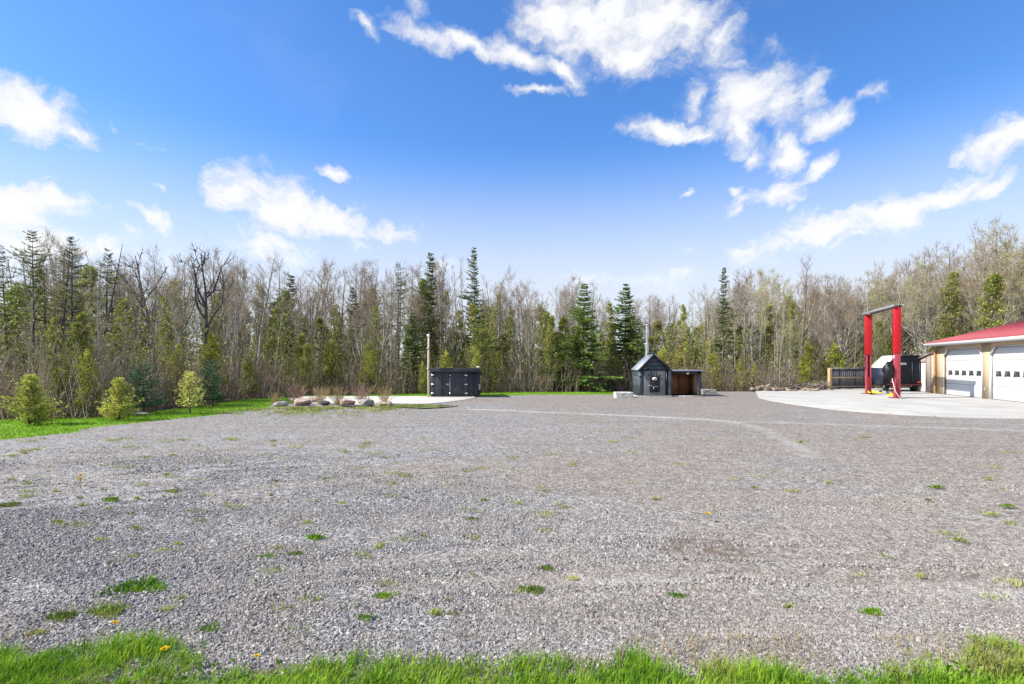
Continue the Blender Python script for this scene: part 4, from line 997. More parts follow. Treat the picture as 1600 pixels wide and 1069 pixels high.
def snag(seed, H, kind):
    rng = np.random.default_rng(seed); tr = MB(); cr = MB()
    if kind == 'pole':
        tp = path((0, 0, -.1), (0, 0, 1), H, 12, .015, .02, rng); tr.tube(tp, .10*(1-np.linspace(0, .88, 13)), 7)
        for i in range(46):
            t = rng.uniform(.25, .98); p, _ = interp(tp, t); a_ = rng.uniform(0, 6.28); L = rng.uniform(.2, .8)*(1.25-t)
            cr.tube(path(p, (math.cos(a_), math.sin(a_), rng.uniform(-.3, .3)), L, 3, .1, .02, rng), (.02, .013, .009, .004), 4)
    else:
        tp = path((0, 0, -.1), (0, 0, 1), H*.93, 12, .06, .03, rng); tr.tube(tp, .16*(1-np.linspace(0, .88, 13)), 8)
        for i in range(4):
            t = (.5, .56, .64, .7)[i]; p, _ = interp(tp, t); a_ = (0.2, 3.3, 3.0, -.3)[i]
            b = path(p, (math.cos(a_)*.8, math.sin(a_)*.8, .9), H*(.42, .36, .30, .26)[i], 9, .16, .16, rng); tr.tube(b, np.linspace(.075, .018, 10)*(1.2-.5*t), 6)
            for j in range(8):
                q0, dq = interp(b, rng.uniform(.3, 1)); dq = dq/np.linalg.norm(dq); b2 = path(q0, dq+rng.normal(0, .5, 3), H*rng.uniform(.04, .12), 4, .2, .08, rng); cr.tube(b2, np.linspace(.02, .006, 5), 4)
        for i in range(9):
            t = rng.uniform(.35, .92); p, _ = interp(tp, t); a_ = rng.uniform(0, 6.28) if i > 4 else (0.3, 3.3, 2.8, -.2, 3.6)[i]; L = H*rng.uniform(.16, .34)*(1.3-t)
            b = path(p, (math.cos(a_), math.sin(a_), rng.uniform(.4, 1.0)), L, 7, .20, .16, rng); tr.tube(b, np.linspace(.085, .016, 8)*(1.15-t)*1.3, 6)
            for j in range(7):
                q0, dq = interp(b, rng.uniform(.2, .95)); dq = dq/np.linalg.norm(dq)
                b2 = path(q0, dq+rng.normal(0, .6, 3), L*rng.uniform(.2, .45), 4, .2, .08, rng); cr.tube(b2, np.linspace(.022, .006, 5), 4)
                for m in range(2):
                    q1, d1_ = interp(b2, rng.uniform(.3, .9)); cr.tube(path(q1, d1_+rng.normal(0, .12, 3), .35, 2, .2, .1, rng), (.009, .006, .003), 3)
    return tr, cr
a, b = snag(31, 9, 'pole'); SNAGP = proto('snagp', 9, [('trunk', a, 'bark_dark', True), ('branches', b, 'bark_dark', False)])
a, b = snag(35, 9, 'big'); SNAGB = proto('snagb', 9, [('trunk', a, 'bark_dark', True), ('branches', b, 'bark_dark', False)])
a, b = snag(39, 9, 'big'); SNAGC = proto('snagc', 9, [('trunk', a, 'bark', True), ('branches', b, 'bark', False)])

def put(p, px, top, Y, label, name, **kw):
    h = CH+(HZ-top)/F*Y; return plant(p, (px-800)/F*Y, Y, h, label, name, **kw)
# trees one can single out in the photograph
put(SCRAG[0], 54, 360, 17.2, 'tallest dark spindly spruce near the left edge with bare lower limbs', 'spruce_tree')
put(SCRAG[1], 112, 370, 18.3, 'thin dark spruce with sparse upper crown right of the tallest one', 'spruce_tree')
put(SNAGP, 92, 371, 17.6, 'dead straight trunk with short broken limbs between two dark spruces', 'dead_tree')
put(SNAGP, 139, 372, 22.5, 'dead trunk leaning to the right above the olive cedars', 'dead_tree', tilt=rad(13), rz=0)
put(SCRAG[2], 172, 392, 25, 'sparse grey spruce behind the leaning dead trunk', 'spruce_tree')
put(SCRAG[2], 12, 395, 18, 'dark ragged spruce at the very left edge of the wood', 'spruce_tree')
put(SNAGC, 243, 380, 20.5, 'bare forked tree with rising limbs left of the big snag', 'dead_tree', rz=1.2)
put(SNAGB, 322, 372, 21.0, 'big dead snag with twisted limbs above the left wood', 'dead_tree', rz=.2)
put(BARE[0], 362, 395, 23, 'tall thin grey bare tree right of the big snag', 'bare_tree', wide=.8)
put(BARE[2], 403, 393, 25, 'tall bare tree with fine spreading top above the boulder bed', 'bare_tree')
put(POLE[1], 283, 470, 19.0, 'white birch trunk leaning behind the sparse young spruce', 'birch_tree', tilt=rad(-4), rz=0)
put(POLE[1], 136, 520, 15.6, 'thin white birch stem behind the two leftmost young spruces', 'birch_tree')
put(NARROW[0], 447, 430, 30, 'narrow dark spruce top rising above bare trees left of centre', 'spruce_tree')
put(NARROW[1], 672, 396, 31, 'narrow spruce with open crown standing above the timber pole', 'spruce_tree', wide=.85)
put(NARROW[2], 742, 386, 31.5, 'tallest narrow pointed spruce rising above the low black shed', 'spruce_tree', wide=.75)
put(POLE[0], 729, 405, 30, 'bare pole tree just left of the tallest pointed spruce', 'bare_tree')
put(SCRAG[1], 622, 412, 31, 'sparse grey green spruce left of the timber pole', 'spruce_tree', wide=.8)
put(SPRUCE[0], 912, 445, 30.2, 'full green spruce left of the pair beside the furnace hut', 'spruce_tree', wide=1.3)
put(SPRUCE[1], 978, 446, 31.5, 'full green pointed spruce nearest the furnace hut chimney', 'spruce_tree', wide=1.2)
put(SPRUCE[2], 872, 520, 29.8, 'low green spruce at the foot of the full green one', 'spruce_tree', wide=1.1)
put(SPRUCE[2], 752, 492, 30.0, 'bright green fir behind the right end of black shed', 'spruce_tree', wide=.8)
put(BUSHY[0], 828, 445, 29.2, 'broad grey bare tree with pale trunk right of the black shed', 'bare_tree', wide=.9)
put(NARROW[3], 1130, 418, 33, 'tall spindly spruce right of the wood store', 'spruce_tree', wide=.8)
put(CEDAR[0], 1070, 470, 32, 'narrow green cedar rising behind the wood store roof', 'cedar_tree', wide=.6)
put(RUST, 1066, 535, 30.4, 'rust brown young conifer just behind the wood store', 'conifer_tree', wide=1.1)
put(YCED[0], 1028, 548, 29.8, 'yellow green young cedar behind the furnace hut', 'cedar_tree')
put(YCED[1], 1111, 528, 30.0, 'tall yellow green young cedar right of the wood store', 'cedar_tree', wide=.85)
put(YCED[2], 1157, 560, 29.8, 'small yellow green cedar left of the log heap', 'cedar_tree')
put(GREENB[0], 1185, 428, 33, 'bare tree with fresh green buds above the log heap', 'budding_tree', wide=.7)
put(BARE[1], 1248, 408, 35, 'tallest bare tree between the log heap and the fence', 'bare_tree')
put(YCED[0], 1303, 535, 32.3, 'bushy yellow green cedar behind the left end of the fence', 'cedar_tree', wide=1.4)
put(YCED[2], 1262, 562, 31.4, 'low yellow green bush behind the brush pile', 'cedar_tree', wide=1.3)
put(CEDAR[2], 1543, 430, 36, 'broad olive green cedar rising above the red garage roof', 'cedar_tree', wide=1.15)
put(GREENB[1], 1552, 352, 46, 'tallest tree at right with pale green crown', 'budding_tree', wide=.9)
put(PINE, 225, 570, 15.6, 'dark blue green young pine between the two young spruces', 'pine_tree')
put(PINE, 333, 566, 18.3, 'dark green young pine at forest edge behind sparse young spruce', 'pine_tree', wide=.75)
put(YCED[1], 96, 572, 14.9, 'yellow green cedar bush behind the leftmost young spruce', 'cedar_tree', wide=.9)
x, y = P(46, 665); plant(YOUNG, x, y, 1.22, 'leftmost yellow green young spruce on the lawn', 'young_spruce', wide=1.0, rz=1)
x, y = P(187, 658); plant(YOUNG, x, y, 1.12, 'round yellow tinged young spruce next to the grey rock', 'young_spruce', wide=.95, rz=3)
x, y = P(297, 648); plant(YOUNG2, x, y, 1.25, 'sparse browning young spruce furthest along the lawn', 'young_spruce', wide=.95)

# the rest of the wood: every tree its own thing, named by the stretch of wood it stands in
def edgeY(x):
    xs = [p[0] for p in FOREST]; ys = [p[1] for p in FOREST]; return np.interp(x, xs, ys)
def edge_px(px):                       # nearest depth where the ray through this column enters the wood
    r = (px-800)/F
    for Y in np.arange(9, 45, .25):
        if Y > edgeY(r*Y)+.0: return Y
    return 35
SKY_X = [-200, 0, 60, 120, 200, 300, 400, 500, 600, 700, 760, 800, 900, 1000, 1060, 1100, 1160, 1250, 1320, 1350, 1400, 1450, 1500, 1550, 1600, 1800]
SKY_Y = [380, 372, 385, 392, 405, 400, 405, 412, 405, 415, 425, 436, 440, 462, 462, 455, 432, 428, 432, 412, 400, 392, 378, 360, 365, 370]
ZONES = [(-999, 60, 'left of the leftmost young spruce'), (60, 160, 'behind the leftmost young spruce'), (160, 250, 'behind the grey lawn rock'), (250, 350, 'behind the sparse young spruce'), (350, 430, 'left of the boulder bed'),
 (430, 530, 'behind the pink boulders'), (530, 640, 'behind the dark slab'), (640, 705, 'behind the timber pole'), (705, 790, 'behind the low black shed'), (790, 880, 'right of the low black shed'), (880, 985, 'left of the furnace hut'),
 (985, 1100, 'behind the furnace hut'), (1100, 1170, 'right of the wood store'), (1170, 1235, 'behind the log heap'), (1235, 1340, 'behind the brush pile and fence'), (1340, 1440, 'behind the red lift'), (1440, 1520, 'behind the garage corner'), (1520, 2600, 'behind the red roof')]
def zone(px):
    for a, b, s in ZONES:
        if a <= px < b: return s
KL = {'bare': ('bare_tree', 'grey leafless tree'), 'bushy': ('bare_tree', 'bushy brown twigged tree'), 'pole': ('bare_tree', 'thin straight leafless trunk'), 'spruce': ('spruce_tree', 'green spruce'),
      'narrow': ('spruce_tree', 'narrow dark spruce'), 'scrag': ('spruce_tree', 'ragged dark spruce'), 'cedar': ('cedar_tree', 'olive green cedar'), 'yced': ('cedar_tree', 'low yellow green cedar'), 'rusty': ('conifer_tree', 'rust brown withered conifer'), 'greenb': ('budding_tree', 'leafless tree with pale green buds')}
placed = []
def fillers(row, n, seed, lo, hi, weights, hlo, hhi, pxr=(-140, 1740), mind=.9):
    r = random.Random(seed); c = 0; tries = 0
    while c < n and tries < n*30:
        tries += 1
        px = r.uniform(*pxr); e = edge_px(px); Y = e+r.uniform(lo, hi); x = (px-800)/F*Y
        if 13 < x < 34 and Y < 33.5 and px > 1330: Y = 34+r.uniform(0, hi); x = (px-800)/F*Y
        if px > 1380 and Y < 38: Y += 6; x = (px-800)/F*Y
        if any((x-a)**2+(Y-b)**2 < mind**2 for a, b in placed): continue
        w = weights(px); k = r.choices([a for a, _ in w], [b for _, b in w])[0]
        top = np.interp(px, SKY_X, SKY_Y); h = (CH+(HZ-top)/F*Y)*r.uniform(hlo, hhi)
        lst = {'bare': BARE, 'bushy': BUSHY, 'pole': POLE, 'spruce': SPRUCE, 'narrow': NARROW, 'scrag': SCRAG, 'cedar': CEDAR, 'yced': YCED, 'rusty': RUSTY, 'greenb': GREENB}[k]
        if k == 'yced': h = r.uniform(1.6, 3.2)
        elif k == 'rusty': h *= r.uniform(.35, .6)
        elif k == 'cedar': h *= r.uniform(.5, .92)
        elif k in ('spruce', 'scrag'): h *= r.uniform(.62, .92)
        elif k == 'narrow': h *= r.uniform(.7, .97)
        nm, lb = KL[k]; z = zone(px)
        plant(r.choice(lst), x, Y, h, f'{lb} {row} {z}', nm, group=f'each {lb} {row} {z}', wide=r.uniform(.8, 1.2)); placed.append((x, Y)); c += 1
def wA(px):
    if px < 230: return [('cedar', 8), ('bare', 3), ('bushy', 2.2), ('scrag', .5), ('pole', 1)]
    if px < 420: return [('cedar', 4.5), ('bare', 3), ('bushy', 3.2), ('pole', 2), ('narrow', .2)]
    if px < 640: return [('bushy', 5), ('bare', 3.4), ('cedar', 4.0), ('pole', 2), ('narrow', .3), ('rusty', 1.4)]
    if px < 860: return [('cedar', 6.2), ('bushy', 2.6), ('bare', 2), ('narrow', .3), ('spruce', .4), ('rusty', .6)]
    if px < 1120: return [('cedar', 3.8), ('bare', 3), ('bushy', 2.6), ('spruce', .5), ('narrow', .15)]
    if px < 1290: return [('bare', 3), ('pole', 3), ('bushy', 2.6), ('cedar', 2.0), ('greenb', .8)]
    return [('bushy', 5), ('bare', 4), ('pole', 1.5), ('cedar', 1.0), ('greenb', 1.2)]
fillers('in the front row', 95, 11, .3, 4.5, wA, .55, .9)
fillers('mid wood', 125, 12, 4.0, 12, wA, .75, 1.0)
fillers('at the back', 100, 13, 11, 22, wA, .88, 1.05, mind=.7)
fillers('at the grass edge', 30, 14, .0, 1.6, lambda px: [('yced', 3), ('pole', 1.3), ('bare', 1)], .45, .7, pxr=(-60, 1300))

# far part of the wood: one mass nobody could count
def xf(v, x, y, s, a): c, s_ = math.cos(a), math.sin(a); return np.stack([(v[:, 0]*c-v[:, 1]*s_)*s+x, (v[:, 0]*s_+v[:, 1]*c)*s+y, v[:, 2]*s], -1)
def mass(name, gen, n, ymin, ymax, mats, hl, hh, seed, label):
    rng = np.random.default_rng(seed); protos = [gen(k) for k in range(3)]
    accs = [MB(), MB()]
    for i in range(n):
        px = rng.uniform(-260, 1860); Y = edge_px(px)+rng.uniform(ymin, ymax); x = (px-800)/F*Y
        if px > 1330: Y += 8; x = (px-800)/F*Y
        top = np.interp(px, SKY_X, SKY_Y); h = (CH+(HZ-top)/F*Y)*rng.uniform(hl, hh)
        pr = protos[rng.integers(3)]; a = rng.uniform(0, 6.28)
        for acc, mb in zip(accs, pr[1:]):
            for v in [np.concatenate(mb.v)]: acc.add(xf(v, x, Y, h/pr[0], a), np.concatenate(mb.q) if mb.q else None)
    for acc, m, nm in zip(accs, mats, name): tag(link(nm, acc.mesh(nm, M[m])), label, 'woodland', kind='stuff')
def gA(k): a, b, c = bare_tree(400+k, 9, .09, .1, .95, 16, nt=3, twigs=True, k=4); return (9, a, b)
def gB(k):
    a, b = cedar(420+k, 7, 1.4, .04, 60, leaf=.26, clump=.42, per=34); return (7, a, b)
mass(('far_trunks', 'far_branches'), gA, 95, 18, 34, ('bark', 'twig'), .8, 1.0, 3, 'distant leafless part of the wood behind the nearer trees')
mass(('far_cedar_stems', 'far_cedar_foliage'), gB, 190, 7, 30, ('bark', 'cedar'), .30, .75, 4, 'distant evergreen part of the wood behind the nearer trees')

# undergrowth: thin stems, twigs and last year's leaves along the whole edge
rng = np.random.default_rng(9)
ug = MB(); N_ = 6500
for i in range(N_):
    px = rng.uniform(-120, 1700); Y = edge_px(px)+rng.uniform(-.1, 1)*rng.uniform(0, 9); x = (px-800)/F*Y
    if px > 1290: Y = max(Y, 33.5+rng.uniform(0, 6)); x = (px-800)/F*Y
    L = rng.uniform(.5, 3.2)*rng.uniform(.5, 1); d = np.array([rng.normal(0, .28), rng.normal(0, .28), 1.]); d /= np.linalg.norm(d); p = np.array([x, Y, -.03])
    ug.tube([p, p+d*L*.5+rng.normal(0, .04, 3), p+d*L+rng.normal(0, .12, 3)], (.012, .008, .003), 3)
    for m in range(3):
        q0 = p+d*L*rng.uniform(.3, .95); e = d*.6+rng.normal(0, .5, 3); ug.tube([q0, q0+e*rng.uniform(.2, .6)], (.006, .002), 3)
tag(link('undergrowth', ug.mesh('undergrowth', M['twig'])), 'tangle of bare stems filling the forest edge', 'undergrowth', kind='stuff')
def scatter_leaves(name, mat, n, zmax, size, label, seed, cond=None):
    rng = np.random.default_rng(seed); px = rng.uniform(-120, 1700, n); e = np.interp(px, np.arange(-120, 1701, 20), [edge_px(p) for p in np.arange(-120, 1701, 20)])
    Y = e+rng.uniform(0, 1, n)**1.5*8-.1; x = (px-800)/F*Y
    k = (px > 1290) & (Y < 33.5); Y[k] = 33.5+rng.uniform(0, 6, k.sum()); x = (px-800)/F*Y
    dn = vnoise(x, Y, .8, seed); keep = rng.random(n) < np.clip((dn-.35)*2.6, 0, 1)
    z = rng.uniform(0, 1, n)**1.6*zmax*(.5+dn)
    p = np.stack([x, Y, z], -1)[keep]; m = len(p); L = rng.uniform(.5, 1.2, m)*size
    tag(link(name, MB().kites(p, rng.normal(size=(m, 3)), L, L*.35, rng).mesh(name, M[mat])), label, 'undergrowth', kind='stuff')
scatter_leaves('brush_leaves', 'cedar', 95000, 3.4, .10, 'olive leaves and sprigs of the low growth at the forest edge', 21)
scatter_leaves('dead_leaves', 'leaf_litter', 42000, 1.3, .09, 'brown dead leaves in the low growth at the forest edge', 22)
scatter_leaves('fresh_leaves', 'cedar_yellow', 26000, 2.0, .08, 'fresh yellow green leaves scattered through the forest edge', 23)

# shrubs in the planting bed
def shrub(seed, n, H, sp):
    rng = np.random.default_rng(seed); m = MB()
    for i in range(n):
        a = rng.uniform(0, 6.28); d = np.array([math.cos(a)*sp*rng.random(), math.sin(a)*sp*rng.random(), 1.])
        b = path((rng.normal(0, .06), rng.normal(0, .06), 0), d, H*rng.uniform(.55, 1.1), 4, .08, .05, rng); m.tube(b, np.linspace(.006, .0025, 5), 3)
        for j in range(3):
            q0, dq = interp(b, rng.uniform(.3, .95)); m.tube([q0, q0+dq*1.0+rng.normal(0, .06, 3)], (.004, .002), 3)
    return m
M['shrub'] = simple('shrub_twigs', (.34, .24, .12), (.56, .45, .25), 3, .8, bmp=0)
shm = [shrub(500+i, 58, .72, .8).mesh('shrub', M['shrub' if i % 2 == 0 else 'twig_red']) for i in range(3)]
for i, (px, py, h, lab) in enumerate([(424, 634, .62, 'reddish twiggy shrub behind the leftmost grey boulder'), (458, 633, 1.1, 'tall orange twigged shrub behind the large pink boulder'), (498, 634, .95, 'bare twiggy shrub left of the small dark boulder'),
        (524, 635, 1.0, 'orange twigged shrub between the dark and the red boulders'), (563, 634, 1.1, 'reddish shrub behind the flat dark slab'), (597, 634.5, .95, 'pale yellow twigged shrub at the right end of the bed')]):
    x, y = P(px, py); t = thing('shrub', lab, 'shrub', (x, y+.25, .03), i, 'shrubs in the planting bed', (h*1.1, h*1.1, h)); link('stems', shm[i % 3], t)

# ------------------------------------------------------------------ grasses
def blades(x, y, z, h, w, rng, lean=.45):
    n = len(x); a = rng.uniform(0, 6.28, n); d = np.stack([np.cos(a), np.sin(a)], -1); ln = rng.uniform(.05, 1, n)*lean*h
    s = np.stack([-d[:, 1], d[:, 0]], -1)*w[:, None]
    b = np.stack([x, y, z], -1); m = b.copy(); m[:, :2] += d*(ln*.35)[:, None]; m[:, 2] += h*.6; t = b.copy(); t[:, :2] += d*ln[:, None]; t[:, 2] += h
    S3 = np.concatenate([s, np.zeros((n, 1))], 1)
    V = np.stack([b-S3, b+S3, m+S3*.8, m-S3*.8, t], 1).reshape(-1, 3); i = np.arange(n)[:, None]*5
    return V, i+np.array([[0, 1, 2, 3]]), i+np.array([[3, 2, 4]])
def grass_obj(name, x, y, z, h, w, rng, mat, label, lean=.45):
    V, q, t = blades(x, y, z, h, w, rng, lean); o = link(name, MB().add(V, q, t).mesh(name, M[mat])); return tag(o, label, 'grass', kind='stuff')
rng = np.random.default_rng(55)
n = 210000; x = rng.uniform(-4.2, 4.2, n); y = rng.uniform(1.6, 2.9, n)
ex = np.interp(x, [(-800+px)/F*2.6 for px in (0, 120, 180, 320, 345, 700, 1000, 1300, 1330, 1600)], [2.56, 2.58, 2.70, 2.66, 2.50, 2.52, 2.50, 2.46, 2.56, 2.60])
ed = ex+(vnoise(x, y*0, 3.1, 8)-.5)*.24+(vnoise(x, y*0, 9, 9)-.5)*.16+(vnoise(x, y*0, 23, 10)-.5)*.06
dens = vnoise(x, y, 5, 12)*.55+vnoise(x, y, 14, 13)*.45
k = (y < ed) & (rng.random(n) < np.clip((dens-.22)*3.0+np.clip(2.48-y, 0, .2)*3, .2, 1)*np.clip((ed-y)/.10, .25, 1))
x, y = x[k], y[k]; tall = vnoise(x, y, 4, 15); h = rng.uniform(.016, .060, len(x))*(.35+1.15*tall)
grass_obj('verge_grass', x, y, np.full(len(x), .05), h, rng.uniform(.0012, .0028, len(x)), rng, 'grass', 'bright green grass along the near edge of the gravel', 1.15)
n2 = 22000; xd = rng.uniform(-4, 4, n2); yd = rng.uniform(1.6, 2.75, n2); kk = vnoise(xd, yd, 3, 19) > .5; xd, yd = xd[kk], yd[kk]
grass_obj('dry_grass', xd, yd, np.full(len(xd), .045), rng.uniform(.015, .04, len(xd)), rng.uniform(.001, .002, len(xd)), rng, 'grass_dry', 'dry straw among the grass at the near edge', 1.6)
# broad weed leaves in the verge
xl = rng.uniform(-4, 4, 5200); yl_ = rng.uniform(1.7, 2.7, 5200); kk = (vnoise(xl, yl_, 2.6, 25) > .52) & (yl_ < 2.42+.06*np.sin(xl*3)); xl, yl_ = xl[kk], yl_[kk]
dd_ = rng.normal(0, 1, (len(xl), 3)); dd_[:, 2] = np.abs(dd_[:, 2])*.5+.2
o = link('verge_weeds', MB().kites(np.stack([xl, yl_, rng.uniform(.05, .085, len(xl))], -1), dd_, rng.uniform(.02, .05, len(xl)), .009, rng).mesh('verge_weeds', M['grass'])); tag(o, 'broad leaved weeds and clover in the near grass', 'weeds', kind='stuff')
# left lawn
n = 190000; Y = rng.uniform(3, 28, n); px = rng.uniform(-80, 990, n); x = (px-800)/F*Y; x = x
k = inpoly(x, Y, LAWN) & ~inpoly(x, Y, [(a+(.10 if a < 0 else 0), b) for a, b in YARD]); x, Y = x[k], Y[k]
grass_obj('lawn_grass', x, Y, np.zeros(len(x)), rng.uniform(.03, .085, len(x))*(.6+.8*vnoise(x, Y, 1.5, 3)), rng.uniform(.003, .008, len(x)), rng, 'grass', 'bright green lawn grass between the gravel and the wood', .6)
n = 9000; x = rng.uniform(-5.2, -1.5, n); Y = rng.uniform(17, 19.3, n); k = inpoly(x, Y, SLIVER) & (vnoise(x, Y, 3, 4) > .35); x, Y = x[k], Y[k]
grass_obj('strip_grass', x, Y, np.full(len(x), .055), rng.uniform(.02, .05, len(x)), rng.uniform(.003, .006, len(x)), rng, 'weed', 'thin grass strip in front of the pale concrete path', .6)

# tufts growing through the gravel: larger ones are things, the crumbs are stuff
def tuft_mesh(seed, R, H, n):
    rng = np.random.default_rng(seed); a = rng.uniform(0, 6.28, n); r = R*np.sqrt(rng.random(n)); lobes = 1+.3*np.sin(3*a+seed)
    x = r*np.cos(a)*lobes*1.25+rng.normal(0, R*.12, n); y = r*np.sin(a)*lobes*.75+rng.normal(0, R*.12, n)
    V, q, t = blades(x, y, np.zeros(n), H*rng.uniform(.4, 1, n)*(1.1-r/R*.5), rng.uniform(.0015, .0035, n)*(1+R), rng, .9)
    return MB().add(V, q, t).mesh('tuft', M['weed'] if seed % 3 else M['grass'])
TUFT = [tuft_mesh(600+i, .08, .05, 330) for i in range(4)]
big = [(215, 930, 1.9, 'largest flat green grass patch in the left foreground gravel'), (170, 967, 1.3, 'green weed patch just below the largest grass patch'), (97, 975, 1.0, 'small green weed near the lower left edge of the gravel'),
       (493, 848, .95, 'green tuft alone in the gravel right of the paired tufts'), (415, 880, .9, 'left one of two close green tufts in the gravel'), (461, 875, .85, 'right one of two close green tufts in the gravel'), (737, 819, .8, 'dark green tuft in the middle of the gravel'),
       (572, 978, .75, 'round green tuft nearest the verge in the middle'), (598, 942, .7, 'small green tuft above the round tuft near the verge'), (853, 897, .65, 'paired green tuft below the middle of the gravel'), (833, 932, .9, 'yellowing weed tuft right of centre near the verge'),
       (1362, 967, .75, 'lone green tuft in the right foreground gravel'), (174, 787, .9, 'green tuft in the left middle gravel'), (269, 773, .7, 'small tuft up and right of the left middle tuft'), (1464, 767, .8, 'small dark tuft far right in the gravel'), (1058, 941, .6, 'faint yellow weed right of the white dust patch'),
       (327, 995, .8, 'leafy weed just above the verge grass at left'), (15, 795, .9, 'low tuft at the left edge of the gravel'), (1575, 797, .7, 'small tuft at the right edge of the gravel')]
for i, (px, py, s, lab) in enumerate(big):
    x, y = P(px, py); o = link('grass_tuft', TUFT[i % 4], loc=(x, y, .040)); s *= .88*max(1, y/4)**.5; o.scale = (s, s, s*.9); o.rotation_euler.z = rng.uniform(-.3, .3); tag(o, lab, 'tuft', 'grass tufts in the gravel')
n = 340; px = rng.uniform(0, 1600, n); py = 571+130/rng.uniform(.28, 1.12, n)**1.0; py = np.where(py > 1010, rng.uniform(940, 1015, n), py)
keep = (rng.random(n) < np.where(px < 900, .8, .28)); px, py = px[keep], py[keep]
X = []; YY = []; HH = []
for a, b in zip(px, py):
    cx, cy = P(a, b); m = rng.integers(12, 110); R = rng.uniform(.012, .06)*max(1, cy/5)
    X.append(cx+rng.normal(0, R, m)); YY.append(cy+rng.normal(0, R*.6, m)); HH.append(rng.uniform(.008, .03, m)*max(1, cy/7))
for i in range(150):
    cx = rng.normal(-6.3, 1.7); cy = rng.normal(16.7, .9); m = rng.integers(15, 60); X.append(cx+rng.normal(0, .12, m)); YY.append(cy+rng.normal(0, .10, m)); HH.append(rng.uniform(.02, .06, m)+.05*float(blob(cx, cy, -6.4, 17.0, 2.4, .55)))
X = np.concatenate(X); YY = np.concatenate(YY); HH = np.concatenate(HH)
grass_obj('gravel_weeds', X, YY, np.full(len(X), .038), HH*1.15, HH*.11, rng, 'weed_dull', 'tiny weeds sprouting all over the gravel', .9)

# dandelions
def dandelion(px, py, lab, s=1, zb=.05):
    x, y = P(px, py); t = thing('dandelion', lab, 'dandelion', (x, y, zb), rT.uniform(0, 6), 'dandelions', s)
    H = .055; part('stem', MB().tube([(0, 0, 0), (.004, 0, H*.5), (.002, 0, H)], .0016, 5), 'stem', t)
    a = np.linspace(0, 2*math.pi, 34, endpoint=False); r_ = np.random.default_rng(int(px))
    m = MB()
    for ring, (l, z) in enumerate(((.018, .15), (.014, .5), (.009, 1.2))):
        d = np.stack([np.cos(a+ring), np.sin(a+ring), np.full(len(a), z)], -1); m.kites(np.tile([[.002, 0, H]], (len(a), 1)), d, l, .003, r_)
    part('flower', m, 'dandelion', t)
dandelion(257, 1052, 'large yellow dandelion in the near grass at left', 1.25)
dandelion(402, 1057, 'yellow dandelion in the near grass right of the largest one', .9)
dandelion(180, 1005, 'yellow dandelion at the top edge of the near grass at left', 1.1)
dandelion(126, 768, 'yellow dandelion pair alone in the left middle gravel', 2.2, .03)
dandelion(127, 759, 'smaller yellow dandelion just behind the lone one at left', 1.9, .03)
dandelion(1106, 822, 'yellow dandelion alone in the right half of the gravel', 1.6, .03)

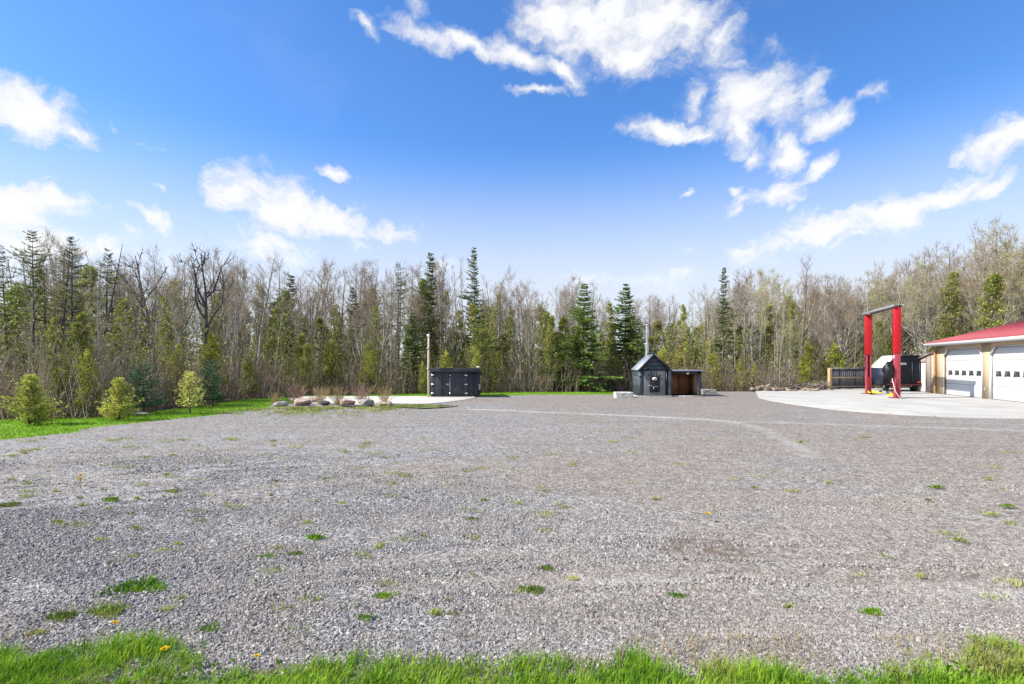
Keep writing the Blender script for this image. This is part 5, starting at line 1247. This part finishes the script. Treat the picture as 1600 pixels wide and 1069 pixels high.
# ------------------------------------------------------------------ loose stones on the near gravel
def loose_stones():
    rng = np.random.default_rng(88); n = 560000
    # even density on the ground, thinning with distance
    py = rng.uniform(0, 1, n); Y = 2.3+7.0*py**1.25; px = rng.uniform(-60, 1660, n); X = (px-800)/F*Y
    cl = vnoise(X, Y*1.6, .9, 31)*.35+vnoise(X, Y, 3.2, 32)*.3+.5*f_coarse(X, Y)+.08-.22*f_rut(X, Y)
    keep = rng.random(n) < np.maximum(np.clip((cl-.34)*3.2, .12, 1)*np.clip(1.3-f_brown(X, Y)*1.0, .2, 1), np.clip((5.2-Y)*.22, 0, .5))*np.clip(1.1-f_soil(X, Y)*1.3, .05, 1)*np.clip(1.1-f_dust(X, Y)*.9, .15, 1)*np.clip((9.4-Y)/4.5, 0, 1)
    X, Y = X[keep], Y[keep]; cl = cl[keep]; z = .03+f_z(X, Y)
    me = bpy.data.meshes.new('loose_stones'); me.vertices.add(len(X)); me.vertices.foreach_set('co', np.stack([X, Y, z], -1).astype(np.float32).reshape(-1))
    sz = ((rng.lognormal(0, .34, len(X))+(rng.random(len(X)) < .012)*1.3)*.0052*(.7+.6*cl.clip(0, 1.1))*np.clip(Y/5, 1, 1.4)).clip(0, .016).astype(np.float32)
    a = me.attributes.new('sz', 'FLOAT', 'POINT'); a.data.foreach_set('value', sz)
    o = link('loose_stones', me); tag(o, 'crushed grey stone lying loose over the gravel yard', 'gravel', kind='stuff')
    ng = bpy.data.node_groups.new('stones', 'GeometryNodeTree'); ng.interface.new_socket('Geometry', in_out='INPUT', socket_type='NodeSocketGeometry'); ng.interface.new_socket('Geometry', in_out='OUTPUT', socket_type='NodeSocketGeometry')
    nn = ng.nodes; L = ng.links.new
    gi = nn.new('NodeGroupInput'); go = nn.new('NodeGroupOutput'); ico = nn.new('GeometryNodeMeshIcoSphere'); ico.inputs['Radius'].default_value = 1; ico.inputs['Subdivisions'].default_value = 1
    sp = nn.new('GeometryNodeSetPosition'); rv = nn.new('FunctionNodeRandomValue'); rv.data_type = 'FLOAT_VECTOR'; rv.inputs[0].default_value = (-.38,)*3; rv.inputs[1].default_value = (.38,)*3; L(ico.outputs[0], sp.inputs['Geometry']); L(rv.outputs[0], sp.inputs['Offset'])
    sm = nn.new('GeometryNodeSetMaterial'); sm.inputs['Material'].default_value = M['stone']; L(sp.outputs[0], sm.inputs[0])
    iop = nn.new('GeometryNodeInstanceOnPoints'); L(gi.outputs[0], iop.inputs['Points']); L(sm.outputs[0], iop.inputs['Instance'])
    rr_ = nn.new('FunctionNodeRandomValue'); rr_.data_type = 'FLOAT_VECTOR'; rr_.inputs[0].default_value = (0,)*3; rr_.inputs[1].default_value = (6.28,)*3; rr_.inputs['Seed'].default_value = 3; L(rr_.outputs[0], iop.inputs['Rotation'])
    at = nn.new('GeometryNodeInputNamedAttribute'); at.data_type = 'FLOAT'; at.inputs[0].default_value = 'sz'
    rs = nn.new('FunctionNodeRandomValue'); rs.data_type = 'FLOAT_VECTOR'; rs.inputs[0].default_value = (.6, .6, .45); rs.inputs[1].default_value = (1.5, 1.2, 1.0); rs.inputs['Seed'].default_value = 7
    vm = nn.new('ShaderNodeVectorMath'); vm.operation = 'SCALE'; L(rs.outputs[0], vm.inputs[0]); L(at.outputs[0], vm.inputs['Scale']); L(vm.outputs[0], iop.inputs['Scale'])
    L(iop.outputs[0], go.inputs[0])
    md = o.modifiers.new('stones', 'NODES'); md.node_group = ng
loose_stones()
